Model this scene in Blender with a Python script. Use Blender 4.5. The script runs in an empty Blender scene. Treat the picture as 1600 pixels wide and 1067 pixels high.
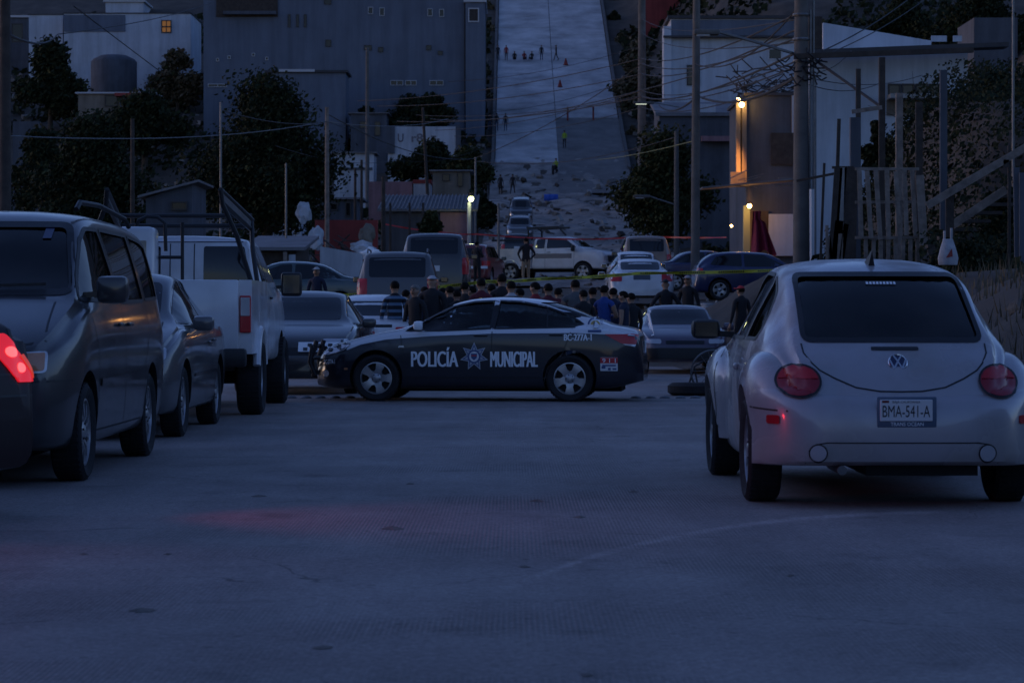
import bpy, bmesh, math, random
from mathutils import Vector, Matrix, noise
from mathutils.bvhtree import BVHTree
random.seed(7)
S = bpy.context.scene
COL = S.collection
R = math.radians
CAMH, F, HOR = 1.15, 4000.0, 488.0

# ------------------------------------------------------------------ camera, sky, sun, exposure
cam = bpy.data.cameras.new('camera')
cam.lens = 90; cam.sensor_width = 36; cam.clip_start = .1; cam.clip_end = 2000
cam.shift_y = -45.5 / 1600
cam.dof.use_dof = True; cam.dof.focus_distance = 26; cam.dof.aperture_fstop = 8
camo = bpy.data.objects.new('camera', cam); COL.objects.link(camo)
camo.location = (0, 0, CAMH); camo.rotation_euler = (R(90), 0, 0)
S.camera = camo

SUN_EL, SUN_ROT = R(8.0), R(288)
w = bpy.data.worlds.new('World'); S.world = w; w.use_nodes = True
nt = w.node_tree; nt.nodes.clear()
sky = nt.nodes.new('ShaderNodeTexSky'); sky.sky_type = 'NISHITA'; sky.sun_disc = False
sky.sun_elevation = SUN_EL; sky.sun_rotation = SUN_ROT; sky.ozone_density = 3.0; sky.dust_density = .6
bg = nt.nodes.new('ShaderNodeBackground'); bg.inputs['Strength'].default_value = .15
tint = nt.nodes.new('ShaderNodeMix'); tint.data_type = 'RGBA'; tint.blend_type = 'MULTIPLY'
tint.inputs[0].default_value = 1; tint.inputs[7].default_value = (.79, .725, 1.0, 1)
out = nt.nodes.new('ShaderNodeOutputWorld')
nt.links.new(sky.outputs[0], tint.inputs[6]); nt.links.new(tint.outputs[2], bg.inputs[0]); nt.links.new(bg.outputs[0], out.inputs[0])
sun = bpy.data.lights.new('sun', 'SUN'); sun.energy = .02; sun.angle = R(40); sun.color = (1, .82, .8)
suno = bpy.data.objects.new('sun', sun); COL.objects.link(suno)
# dusk: the sun is low on the left, behind the slope
sd = Vector((math.sin(SUN_ROT), math.cos(SUN_ROT), math.tan(R(12))))
suno.rotation_euler = sd.to_track_quat('Z', 'Y').to_euler()
S.view_settings.view_transform = 'Standard'; S.view_settings.look = 'None'
S.view_settings.exposure = .46; S.view_settings.gamma = 1
S.render.engine = 'CYCLES'
S.cycles.max_bounces = 6; S.cycles.transparent_max_bounces = 10
S.cycles.sample_clamp_indirect = 2

# ------------------------------------------------------------------ helpers
def W(px, py, d):
    return Vector(((px - 800) / F * d, d, CAMH + (HOR - py) / F * d))
def X(px, d): return (px - 800) / F * d
def Z(py, d): return CAMH + (HOR - py) / F * d
def sm(t):
    t = max(0., min(1., t)); return t * t * (3 - 2 * t)
def curve(pts):
    """monotone cubic through (x, value) points"""
    pts = sorted(pts); n = len(pts); xs = [p[0] for p in pts]; ys = [p[1] for p in pts]
    dl = [(ys[i + 1] - ys[i]) / (xs[i + 1] - xs[i]) for i in range(n - 1)]
    m = [dl[0]] + [0 if dl[i - 1] * dl[i] <= 0 else 2 / (1 / dl[i - 1] + 1 / dl[i]) for i in range(1, n - 1)] + [dl[-1]]
    def f(x):
        if x <= xs[0]: return ys[0]
        if x >= xs[-1]: return ys[-1]
        i = 0
        while xs[i + 1] < x: i += 1
        h = xs[i + 1] - xs[i]; t = (x - xs[i]) / h
        return ((2*t**3 - 3*t*t + 1) * ys[i] + (t**3 - 2*t*t + t) * h * m[i] + (3*t*t - 2*t**3) * ys[i + 1] + (t**3 - t*t) * h * m[i + 1])
    return f
P = curve([(-60, 0), (0, 0), (54, 0), (60, .45), (70, 1.25), (77, 1.5), (95, 2.0), (127, 2.7), (150, 3.9), (171, 5.7), (190, 7.4),
           (205, 8.7), (227, 11.5), (245, 16.5), (265, 22.9), (283, 28.8), (310, 38.5), (345, 50), (440, 74)])
def ground(x, y):
    z = P(y)
    out = max(sm((-2.2 - x) / 6), sm((x - 11) / 5)) if y > 70 else 0
    z += 1.7 * sm((x - 3.6) / 3.5) * sm((y - 15) / 6) * (1 - sm((y - 62) / 8)) + 4.0 * sm((x - 7.9) / 2.6) * sm((y - 48) / 8) * (1 - sm((y - 68) / 8))
    z += 13 * sm((x - 13) / 14) * sm((y - 75) / 45)
    z += 7 * sm((x - 4.5) / 7) * (1 - sm((y - 8) / 6)) + 6 * sm((-x - 7.5) / 6) * (1 - sm((y - 26) / 14))
    if y > 62:
        z += out * (noise.noise((x * .07, y * .07, 1)) * 1.1 + noise.noise((x * .3, y * .3, 5)) * .25)
        if y < 236: z += (1 - out) * sm((y - 100) / 25) * noise.noise((x * .45 + y * .12, y * .16, 3)) * .45 * sm((236 - y) / 8)
    if x > 3.4 and y < 64: z += sm((x - 3.4) / 2) * (noise.noise((x * .8, y * .8, 2)) * .3 + noise.noise((x * 2.5, y * 2.5, 4)) * .1)
    return z

def link(o, parent=None):
    COL.objects.link(o)
    if parent: o.parent = parent
    return o
def tag(o, label=None, cat=None, group=None, kind=None):
    if label: o['label'] = label
    if cat: o['category'] = cat
    if group: o['group'] = group
    if kind: o['kind'] = kind
    return o
def thing(name, label, cat, loc=(0, 0, 0), rotz=0, group=None):
    o = bpy.data.objects.new(name, None); o.empty_display_size = .2
    o.location = loc; o.rotation_euler = (0, 0, rotz); link(o)
    return tag(o, label, cat, group)
def copy_tree(o, parent=None):
    c = o.copy(); COL.objects.link(c)
    if parent: c.parent = parent
    for ch in list(o.children): copy_tree(ch, c)
    return c

class MB:
    def __init__(s): s.v = []; s.f = []; s.m = []
    def add(s, vs, fs, m=0):
        b = len(s.v); s.v += [tuple(v) for v in vs]
        for f in fs: s.f.append([i + b for i in f]); s.m.append(m)
        return s
    def box(s, x0, x1, y0, y1, z0, z1, m=0, T=None):
        vs = [Vector((x, y, z)) for z in (z0, z1) for x, y in ((x0, y0), (x1, y0), (x1, y1), (x0, y1))]
        if T: vs = [T @ v for v in vs]
        return s.add(vs, [(3, 2, 1, 0), (4, 5, 6, 7), (0, 1, 5, 4), (1, 2, 6, 5), (2, 3, 7, 6), (3, 0, 4, 7)], m)
    def beam(s, p0, p1, a, b, m=0, up=(0, 0, 1)):
        p0, p1 = Vector(p0), Vector(p1); d = (p1 - p0).normalized(); u = Vector(up)
        sx = d.cross(u)
        if sx.length < 1e-4: sx = Vector((1, 0, 0))
        sx.normalize(); sz = sx.cross(d)
        vs = [p + sx * i * a / 2 + sz * j * b / 2 for p in (p0, p1) for i, j in ((-1, -1), (1, -1), (1, 1), (-1, 1))]
        return s.add(vs, [(3, 2, 1, 0), (4, 5, 6, 7), (0, 1, 5, 4), (1, 2, 6, 5), (2, 3, 7, 6), (3, 0, 4, 7)], m)
    def tube(s, pts, r, n=8, m=0, cap=True):
        pts = [Vector(p) for p in pts]; k = len(pts); rs = r if isinstance(r, (list, tuple)) else [r] * k
        vs = []; pa = None
        for i, p in enumerate(pts):
            t = (pts[min(i + 1, k - 1)] - pts[max(i - 1, 0)]).normalized()
            a = Vector((0, 0, 1)) if pa is None else pa
            sx = a - t * a.dot(t)
            if sx.length < 1e-3: sx = Vector((1, 0, 0)) - t * t.x
            sx.normalize(); sy = t.cross(sx); pa = sx
            vs += [p + (sx * math.cos(2 * math.pi * j / n) + sy * math.sin(2 * math.pi * j / n)) * rs[i] for j in range(n)]
        fs = [(i * n + j, i * n + (j + 1) % n, (i + 1) * n + (j + 1) % n, (i + 1) * n + j) for i in range(k - 1) for j in range(n)]
        if cap: fs += [tuple(range(n - 1, -1, -1)), tuple((k - 1) * n + j for j in range(n))]
        return s.add(vs, fs, m)
    def lathe(s, prof, n=24, m=0, T=None, closed=False):
        """prof: (r, h); revolved round local Y"""
        vs = [Vector((r * math.cos(2 * math.pi * j / n), h, r * math.sin(2 * math.pi * j / n))) for r, h in prof for j in range(n)]
        if T: vs = [T @ v for v in vs]
        k = len(prof); rng = range(k if closed else k - 1)
        fs = [(i * n + j, i * n + (j + 1) % n, ((i + 1) % k) * n + (j + 1) % n, ((i + 1) % k) * n + j) for i in rng for j in range(n)]
        if not closed:
            fs += [tuple(range(n - 1, -1, -1)), tuple((k - 1) * n + j for j in range(n))]
        return s.add(vs, fs, m)
    def rbox(s, c, size, r=.02, seg=2, m=0, T=None):
        bm = bmesh.new(); bmesh.ops.create_cube(bm, size=1)
        for v in bm.verts: v.co = Vector((v.co.x * size[0], v.co.y * size[1], v.co.z * size[2]))
        bmesh.ops.bevel(bm, geom=bm.edges[:], offset=min(r, min(size) * .49), segments=seg, affect='EDGES', profile=.5)
        M = (T or Matrix()) @ Matrix.Translation(c)
        bm.verts.index_update()
        s.add([M @ v.co for v in bm.verts], [[v.index for v in f.verts] for f in bm.faces], m); bm.free()
        return s
    def ball(s, c, rad, n=10, k=7, m=0, T=None):
        vs = []; fs = []
        for i in range(k + 1):
            a = math.pi * i / k
            for j in range(n):
                b = 2 * math.pi * j / n
                vs.append(Vector((c[0] + rad[0] * math.sin(a) * math.cos(b), c[1] + rad[1] * math.sin(a) * math.sin(b), c[2] + rad[2] * math.cos(a))))
        for i in range(k):
            for j in range(n): fs.append((i * n + j, (i + 1) * n + j, (i + 1) * n + (j + 1) % n, i * n + (j + 1) % n))
        if T: vs = [T @ v for v in vs]
        return s.add(vs, fs, m)
    def prism(s, poly, y0, y1, m=0, T=None):
        """poly (x, z) extruded along y"""
        n = len(poly)
        vs = [Vector((x, y0, z)) for x, z in poly] + [Vector((x, y1, z)) for x, z in poly]
        if T: vs = [T @ v for v in vs]
        return s.add(vs, [tuple(range(n)), tuple(range(2 * n - 1, n - 1, -1))] + [(i, i + n, (i + 1) % n + n, (i + 1) % n) for i in range(n)], m)
    def mesh(s, name, mats, smooth=False, solid=True):
        me = bpy.data.meshes.new(name); me.from_pydata(s.v, [], s.f)
        for mm in (mats if isinstance(mats, (list, tuple)) else [mats]): me.materials.append(mm)
        me.polygons.foreach_set('material_index', s.m)
        bm = bmesh.new(); bm.from_mesh(me); bmesh.ops.recalc_face_normals(bm, faces=bm.faces[:])
        if solid and bm.calc_volume() < 0: bmesh.ops.reverse_faces(bm, faces=bm.faces[:])
        bm.to_mesh(me); bm.free()
        if smooth:
            me.polygons.foreach_set('use_smooth', [True] * len(me.polygons)); me.set_sharp_from_angle(angle=R(38))
        me.update(); return me
    def build(s, name, mats, parent=None, smooth=False, world=False, **tg):
        if world and parent is not None:
            l = parent.location; s.v = [(x - l.x, y - l.y, z - l.z) for x, y, z in s.v]
        o = bpy.data.objects.new(name, s.mesh(name, mats, smooth)); link(o, parent)
        if parent is None and not tg.get('kind') == 'structure' and s.v:
            # origin at the base of the thing
            c = Vector((sum(v[0] for v in s.v) / len(s.v), sum(v[1] for v in s.v) / len(s.v), min(v[2] for v in s.v)))
            o.data.transform(Matrix.Translation(-c)); o.location = c
        return tag(o, **tg)

def evaluated(o):
    dg = bpy.context.evaluated_depsgraph_get()
    return bpy.data.meshes.new_from_object(o.evaluated_get(dg), depsgraph=dg)

# ------------------------------------------------------------------ materials
def mat(name, col, rough=.7, metal=0., coat=0., var=0., scale=6., bump=0., bscale=30., emit=None, spec=.5, dust=None):
    m = bpy.data.materials.new(name); m.use_nodes = True; t = m.node_tree; b = t.nodes['Principled BSDF']
    b.inputs['Roughness'].default_value = rough; b.inputs['Metallic'].default_value = metal
    b.inputs['Coat Weight'].default_value = coat; b.inputs['Coat Roughness'].default_value = .06
    b.inputs['Specular IOR Level'].default_value = spec
    b.inputs['Base Color'].default_value = (*col, 1)
    tc = None
    def coord():
        nonlocal tc
        if tc is None: tc = t.nodes.new('ShaderNodeTexCoord')
        return tc.outputs['Object']
    last = None
    if var > 0:
        n = t.nodes.new('ShaderNodeTexNoise'); n.inputs['Scale'].default_value = scale; n.inputs['Detail'].default_value = 6; n.inputs['Roughness'].default_value = .65
        t.links.new(coord(), n.inputs['Vector'])
        r = t.nodes.new('ShaderNodeValToRGB'); r.color_ramp.elements[0].position = .3; r.color_ramp.elements[1].position = .72
        r.color_ramp.elements[0].color = (*[c * (1 - var) for c in col], 1); r.color_ramp.elements[1].color = (*[min(1, c * (1 + var)) for c in col], 1)
        t.links.new(n.outputs[0], r.inputs[0]); last = r.outputs[0]
    if dust:
        n = t.nodes.new('ShaderNodeTexNoise'); n.inputs['Scale'].default_value = 2.2; n.inputs['Detail'].default_value = 8
        t.links.new(coord(), n.inputs['Vector'])
        r = t.nodes.new('ShaderNodeMapRange'); r.inputs[1].default_value = .42; r.inputs[2].default_value = .75; r.inputs[4].default_value = dust
        mx = t.nodes.new('ShaderNodeMix'); mx.data_type = 'RGBA'
        t.links.new(n.outputs[0], r.inputs[0]); t.links.new(r.outputs[0], mx.inputs[0])
        if last: t.links.new(last, mx.inputs[6])
        else: mx.inputs[6].default_value = (*col, 1)
        mx.inputs[7].default_value = (.26, .23, .2, 1); last = mx.outputs[2]
        m2 = t.nodes.new('ShaderNodeMath'); m2.operation = 'MULTIPLY_ADD'; m2.inputs[1].default_value = .7; m2.inputs[2].default_value = rough
        t.links.new(r.outputs[0], m2.inputs[0]); t.links.new(m2.outputs[0], b.inputs['Roughness'])
        m3 = t.nodes.new('ShaderNodeMath'); m3.operation = 'MULTIPLY_ADD'; m3.inputs[1].default_value = .9; m3.inputs[2].default_value = .06
        t.links.new(r.outputs[0], m3.inputs[0]); t.links.new(m3.outputs[0], b.inputs['Coat Roughness'])
    if last: t.links.new(last, b.inputs['Base Color'])
    if bump > 0:
        n = t.nodes.new('ShaderNodeTexNoise'); n.inputs['Scale'].default_value = bscale; n.inputs['Detail'].default_value = 5
        t.links.new(coord(), n.inputs['Vector'])
        bp = t.nodes.new('ShaderNodeBump'); bp.inputs['Strength'].default_value = bump; bp.inputs['Distance'].default_value = .02
        t.links.new(n.outputs[0], bp.inputs['Height']); t.links.new(bp.outputs[0], b.inputs['Normal'])
    if emit:
        b.inputs['Emission Color'].default_value = (*emit[0], 1); b.inputs['Emission Strength'].default_value = emit[1]
    return m
def paint(name, col, metal=.0, dust=.35): return mat(name, col, .32, metal, .9, dust=dust)
M = {}
M['tyre'] = mat('tyre rubber', (.018, .017, .018), .85, var=.3, scale=9, bump=.3)
M['rim'] = mat('alloy rim', (.42, .42, .43), .35, .7, var=.25, scale=8)
M['hub'] = mat('dark hub', (.02, .02, .022), .7)
M['black'] = mat('black trim', (.014, .014, .016), .5)
M['under'] = mat('underbody', (.01, .01, .01), .9)
M['seat'] = mat('seat cloth', (.06, .06, .065), .9, var=.2)
M['glassd'] = mat('dark window glass', (.008, .009, .011), .06, coat=.3)
M['chrome'] = mat('chrome', (.6, .6, .62), .15, 1)
M['lens'] = mat('clear lamp lens', (.5, .5, .52), .15, .2, 1)
M['amber'] = mat('amber lens', (.55, .22, .10), .3, 0, .5)
M['redlens'] = mat('red lens', (.50, .008, .018), .3, 0, .3)
M['redlens2'] = mat('red lens dark', (.30, .006, .02), .3, 0, .3)
M['plate'] = mat('plate white', (.7, .7, .7), .4)
M['ink'] = mat('plate ink', (.012, .012, .02), .5)
M['white'] = mat('white letter film', (.88, .89, .9), .45)
M['dirt'] = mat('dark dry earth', (.060, .050, .040), .95, var=.5, scale=.5, bump=.6, bscale=3)
M['slope'] = mat('pale dirt slope', (.25, .23, .21), .95, var=.55, scale=.6, bump=.8, bscale=2)
M['wood'] = mat('weathered wood', (.20, .165, .14), .9, var=.45, scale=5, bump=.4)
M['woodd'] = mat('dark old wood', (.05, .04, .034), .9, var=.4, scale=5, bump=.4)
M['conc'] = mat('concrete', (.27, .265, .25), .9, var=.25, scale=1.5, bump=.2)
M['poleconc'] = mat('pole concrete', (.11, .105, .10), .9, var=.3, scale=2, bump=.2)
M['steel'] = mat('grey steel', (.16, .165, .17), .5, .6, var=.25, scale=5)
M['wire'] = mat('black cable', (.012, .012, .014), .6)
M['leaf'] = mat('dark leaf', (.020, .027, .013), .85, var=.6, scale=1.2, spec=.15)
M['leaf2'] = mat('olive leaf', (.040, .046, .018), .85, var=.6, scale=1.2, spec=.15)
M['dry'] = mat('dry grass', (.12, .095, .055), .9, var=.4, scale=2)
M['bark'] = mat('bark', (.06, .048, .038), .95, var=.4, scale=6, bump=.5)
M['skin'] = mat('skin', (.28, .16, .105), .6, var=.12, scale=12)
M['hair'] = mat('black hair', (.008, .007, .006), .75, spec=.1)
M['shoe'] = mat('dark shoe', (.02, .02, .02), .6)

def glass(name, tintc=(.60, .66, .66)):
    m = bpy.data.materials.new(name); m.use_nodes = True; t = m.node_tree; t.nodes.clear()
    o = t.nodes.new('ShaderNodeOutputMaterial'); mx = t.nodes.new('ShaderNodeMixShader'); fr = t.nodes.new('ShaderNodeFresnel'); fr.inputs[0].default_value = 1.5
    tr = t.nodes.new('ShaderNodeBsdfTransparent'); tr.inputs[0].default_value = (*tintc, 1)
    gl = t.nodes.new('ShaderNodeBsdfGlossy'); gl.inputs['Roughness'].default_value = .03; gl.inputs[0].default_value = (.9, .9, .9, 1)
    df = t.nodes.new('ShaderNodeBsdfDiffuse'); df.inputs[0].default_value = (.2, .18, .16, 1)
    n = t.nodes.new('ShaderNodeTexNoise'); n.inputs['Scale'].default_value = 3; n.inputs['Detail'].default_value = 7
    tc = t.nodes.new('ShaderNodeTexCoord'); t.links.new(tc.outputs['Object'], n.inputs['Vector'])
    mr = t.nodes.new('ShaderNodeMapRange'); mr.inputs[1].default_value = .4; mr.inputs[2].default_value = .8; mr.inputs[4].default_value = .10
    t.links.new(n.outputs[0], mr.inputs[0])
    m2 = t.nodes.new('ShaderNodeMixShader'); t.links.new(mr.outputs[0], m2.inputs[0]); t.links.new(tr.outputs[0], m2.inputs[1]); t.links.new(df.outputs[0], m2.inputs[2])
    t.links.new(fr.outputs[0], mx.inputs[0]); t.links.new(m2.outputs[0], mx.inputs[1]); t.links.new(gl.outputs[0], mx.inputs[2]); t.links.new(mx.outputs[0], o.inputs[0])
    return m
M['glass'] = glass('car window glass')
M['glasst'] = glass('tinted window glass', (.16, .18, .18))

M['silverp'] = paint('beetle silver paint', (.41, .39, .405), .15, .8)
M['whitep'] = paint('white paint', (.70, .70, .71), 0, .3)
M['mirror'] = mat('mirror glass', (.10, .11, .12), .12, .9)
M['vanp'] = mat('grey brown van paint', (.045, .043, .046), .28, .2, .7, dust=.10)
M['sedanp'] = paint('silver sedan paint', (.10, .10, .105), .3, .15)
M['blackp'] = paint('black paint', (.010, .010, .013), 0, .08)
M['maroonp'] = mat('dark maroon paint', (.014, .004, .006), .5, 0, .12, spec=.3)
M['charp'] = paint('charcoal paint', (.03, .03, .032), .2, .12)
M['bluep'] = paint('dark blue paint', (.010, .018, .08), .1, .1)
M['purplep'] = paint('faded purple paint', (.075, .055, .09), .1, .25)
M['goldp'] = paint('tan gold paint', (.24, .15, .10), .2, .2)
M['tealp'] = paint('teal grey paint', (.045, .075, .08), .2, .15)
M['redp'] = paint('red paint', (.16, .012, .016), 0, .2)
M['lit'] = mat('lit brake lamp', (.4, .01, .01), .2, emit=((1, .015, .03), .42))
M['lithot'] = mat('lit brake bulb', (.8, .1, .1), .2, emit=((1, .09, .09), 1.5))
M['litdim'] = mat('lit lamp outer lens', (.4, .05, .03), .2, emit=((1, .09, .05), .30))


# ------------------------------------------------------------------ vehicle builder: local x forward, y left, z up
def catmull(pts, sub):
    out = []; n = len(pts)
    for i in range(n - 1):
        p0, p1, p2, p3 = pts[max(i - 1, 0)], pts[i], pts[i + 1], pts[min(i + 2, n - 1)]
        for k in range(sub):
            t = k / sub
            out.append(tuple(.5 * (2 * b + (c - a) * t + (2*a - 5*b + 4*c - d) * t*t + (3*b - a - 3*c + d) * t**3) for a, b, c, d in zip(p0, p1, p2, p3)))
    out.append(pts[-1]); return out

def poly_mesh2d(poly, step):
    bm = bmesh.new(); bm.faces.new([bm.verts.new((a, b, 0)) for a, b in poly])
    for ax in (0, 1):
        lo, hi = min(p[ax] for p in poly), max(p[ax] for p in poly); n = int((hi - lo) / step)
        for i in range(1, n + 1):
            c = lo + (hi - lo) * i / (n + 1); co = Vector((0, 0, 0)); co[ax] = c; no = Vector((0, 0, 0)); no[ax] = 1
            bmesh.ops.bisect_plane(bm, geom=bm.verts[:] + bm.edges[:] + bm.faces[:], plane_co=co, plane_no=no, dist=1e-5)
    bmesh.ops.triangulate(bm, faces=[f for f in bm.faces if len(f.verts) > 4])
    bm.verts.index_update()
    be = [(e.verts[0].index, e.verts[1].index) for e in bm.edges if len(e.link_faces) == 1]
    r = [(v.co.x, v.co.y) for v in bm.verts], [[v.index for v in f.verts] for f in bm.faces], be
    bm.free(); return r

def rounded(poly, r, n=4):
    out = []; k = len(poly)
    for i in range(k):
        p = Vector(poly[i]); a = Vector(poly[i - 1]); b = Vector(poly[(i + 1) % k])
        da = min(r, (a - p).length * .45); db = min(r, (b - p).length * .45)
        p0 = p + (a - p).normalized() * da; p1 = p + (b - p).normalized() * db
        for j in range(n + 1):
            t = j / n; q = p0 * (1 - t)**2 + p * 2 * t * (1 - t) + p1 * t * t; out.append((q.x, q.y))
    return out
def oval(cx, cy, a, b, n=24):
    return [(cx + a * math.cos(2 * math.pi * i / n), cy + b * math.sin(2 * math.pi * i / n)) for i in range(n)]

class Car:
    def __init__(s, name, label, cat, x, y, yaw, top, half, belt, bot, roofw, paint, wheels, group=None, z=None, cabh=.32, hollow=None,
                 rim='five', N=46, arch=None, pitch=0, tuck=1.):
        s.root = thing(name, label, cat, (x, y, ground(x, y) if z is None else z), R(yaw), group)
        if pitch: s.root.rotation_euler = (0, -pitch, R(yaw))
        s.top, s.half, s.belt, s.bot, s.roofw = curve(top), curve(half), curve(belt), curve(bot), curve(roofw)
        s.x0, s.x1 = min(p[0] for p in top), max(p[0] for p in top); s.cabh = cabh; s.tuck = tuck
        s.wheels = wheels
        me = s.loft(s.x0, s.x1, N)
        s.body = me.build('body', [paint, M['under']], s.root, True); s.paint = paint
        s.whole = s.body.data.copy(); s.set_bvh([s.body])
        ops = []
        c = MB(); xf, xr, r, trk, tw = wheels; ra = arch or r + .05
        for xx in (xf, xr):
            for sy in (-1, 1):
                wv = s.half(xx)
                c.lathe([(ra, sy * (wv - .34)), (ra, sy * (wv + .3))], 28, T=Matrix.Translation((xx, 0, r + .02)))
        ops.append(c)
        if hollow:
            cb = s.loft(hollow['x0'], hollow['x1'], 22, .07, .055, hollow['floor']); ops.append(cb)
            for p in hollow.get('side', []):
                for sy in (-1, 1): ops.append(MB().prism(p, sy * .42, sy * 1.3))
            for p, xa, xb in hollow.get('ends', []):
                wc = MB(); ops.append(wc); n = len(p); vs = [(xa, a, b) for a, b in p] + [(xb, a, b) for a, b in p]
                wc.add(vs, [tuple(range(n)), tuple(range(2 * n - 1, n - 1, -1))] + [(i, i + n, (i + 1) % n + n, (i + 1) % n) for i in range(n)])
        s.boolean(s.body, ops)
        for i, xx in enumerate((xf, xr)):
            for sy in (1, -1): s.wheel(xx, sy * trk, r, tw, sy, rim)
    def set_bvh(s, objs):
        vs = []; fs = []
        for o in objs:
            b = len(vs); d_ = s.whole if o == s.body else o.data; vs += [v.co.copy() for v in d_.vertices]; fs += [[i + b for i in p.vertices] for p in d_.polygons]
        s.bvh = BVHTree.FromPolygons(vs, fs)
    def boolean(s, o, cutters):
        def vol(me):
            bm = bmesh.new(); bm.from_mesh(me); v = bm.calc_volume(); bm.free(); return v
        for c in cutters:
            t = bpy.data.objects.new('cutter', c.mesh('cutter', [M['under']])); COL.objects.link(t); t.parent = s.root
            v0 = vol(o.data); vc = vol(t.data)
            for solver, us in (('EXACT', False), ('EXACT', True), ('FAST', False)):
                md = o.modifiers.new('b', 'BOOLEAN'); md.operation = 'DIFFERENCE'; md.object = t; md.solver = solver
                if solver == 'EXACT': md.material_mode = 'TRANSFER'; md.use_self = us
                me = evaluated(o); o.modifiers.clear(); v1 = vol(me)
                if v0 - vc * 1.05 - .01 < v1 < v0 - 1e-4: o.data = me; break
            else: print('BOOLEAN FAILED', s.root.name, o.name, v0, vc, v1)
            bpy.data.objects.remove(t)
        me = o.data; me.polygons.foreach_set('use_smooth', [True] * len(me.polygons)); me.set_sharp_from_angle(angle=R(38))
    def ring(s, x, dw=0, dz=0, floor=None):
        w = s.half(x) - dw; zt = s.top(x) - dz; zb = s.bot(x) if floor is None else floor
        zs = max(min(s.belt(x), zt - .03), zb + .04); zt = max(zt, zs + .02)
        t = sm((zt - zs) / s.cabh); wr = min(w * .965, (1 - t) * w * .9 + t * (s.roofw(x) - dw)); r = min(.11, (zt - zs) * .5); h = zs - zb
        cr = (.018 + .03 * t) * min(1, (zt - zs) / .1); k = 1 - (1 - .955) * s.tuck
        c = [(0, zb), (w * .5, zb), (w * .86, zb + .004), (w * k, zb + .05), (w * .985, zb + .2 * h + .02), (w, zb + .5 * h), (w * .994, zb + .8 * h), (w * .965, zs),
             ((w * .965 + wr) / 2 + .012 * t, (zs + zt - cr - r) / 2), (wr + .004 * t, zt - cr - r), (wr - r * .3, zt - cr - r * .28), (wr - r * 1.1, zt - cr * .8), (wr * .45, zt - cr * .16), (0, zt)]
        return catmull(c, 2)
    def loft(s, xa, xb, N, dw=0, dz=0, floor=None):
        me = MB(); xs = []
        for i in range(N + 1):
            t = i / N; u = t - .11 * math.sin(2 * math.pi * t) * (1 if dw == 0 else 0); xs.append(xa + (xb - xa) * u)
        rings = []
        for x in xs:
            h = s.ring(x, dw, dz, floor); rings.append([(x, y, z) for y, z in h] + [(x, -y, z) for y, z in h[-2:0:-1]])
        n = len(rings[0]); vs = [p for rg in rings for p in rg]
        fs = [(i * n + j, i * n + (j + 1) % n, (i + 1) * n + (j + 1) % n, (i + 1) * n + j) for i in range(N) for j in range(n)]
        fs += [tuple(range(n - 1, -1, -1)), tuple(N * n + j for j in range(n))]
        return me.add(vs, fs)
    def hit(s, side, a, b):
        o, d = {'L': ((a, 4, b), (0, -1, 0)), 'R': ((a, -4, b), (0, 1, 0)), 'F': ((8, a, b), (-1, 0, 0)), 'B': ((-8, a, b), (1, 0, 0)), 'T': ((a, b, 5), (0, 0, -1))}[side]
        h, n, _, _ = s.bvh.ray_cast(Vector(o), Vector(d)); d = Vector(d)
        if h is None:
            g = {'L': (a, .8, b), 'R': (a, -.8, b), 'F': (s.x1, a, b), 'B': (s.x0, a, b), 'T': (a, b, 1)}[side]
            h, n, _, _ = s.bvh.find_nearest(Vector(g))
        if n.dot(d) > 0: n = -n
        return h, (n - d * .6).normalized()
    def panel(s, name, poly, side, m, off=.004, th=.012, parent=None, step=.09, bulge=0, build=True, mb=None):
        v2, fs, be = poly_mesh2d(poly, step); n = len(v2); o = []; i_ = []
        cx = sum(p[0] for p in poly) / len(poly); cy = sum(p[1] for p in poly) / len(poly)
        rm = max(math.hypot(p[0] - cx, p[1] - cy) for p in poly)
        for a, b in v2:
            h, nn = s.hit(side, a, b); e = bulge * max(0, 1 - ((math.hypot(a - cx, b - cy)) / rm)**2)
            o.append(h + nn * (off + e)); i_.append(h + nn * (off - th))
        mb = mb or MB()
        mb.add(o + i_, fs + [[k + n for k in reversed(f)] for f in fs] + [(a, b, b + n, a + n) for a, b in be])
        if not build: return mb
        return mb.build(name, m, parent or s.root, True)
    def both(s, name, poly, m, **k):
        return [s.panel(name, poly, sd, m, **k) for sd in 'LR']
    def ribbon(s, pts, side, wd, mb, off=.0025, closed=False, step=.06):
        pts = [Vector(p) for p in pts]
        if closed: pts = pts + [pts[0]]
        q = []
        for a, b in zip(pts, pts[1:]):
            n = max(1, int((b - a).length / step)); q += [a.lerp(b, i / n) for i in range(n)]
        q.append(pts[-1]); vs = []
        for i, p in enumerate(q):
            a = q[i - 1] if i else (q[-2] if closed else p); b = q[i + 1] if i + 1 < len(q) else (q[1] if closed else p)
            t = (b - a).normalized() if (b - a).length > 1e-9 else Vector((1, 0)); nn = Vector((-t.y, t.x)) * wd / 2
            for k in (-1, 1):
                h, no = s.hit(side, p.x + nn.x * k, p.y + nn.y * k); vs.append(h + no * off)
        mb.add(vs, [(2 * i, 2 * i + 1, 2 * i + 3, 2 * i + 2) for i in range(len(q) - 1)])
    def seams(s, lst, name='door_seam', m=None, wd=.012):
        for it in lst:
            mb = MB(); s.ribbon(it[1], it[0], it[2] if len(it) > 2 else wd, mb, off=it[4] if len(it) > 4 else .0025, closed=len(it) > 3 and it[3])
            mb.build(name, m or M['black'], s.root)
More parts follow.
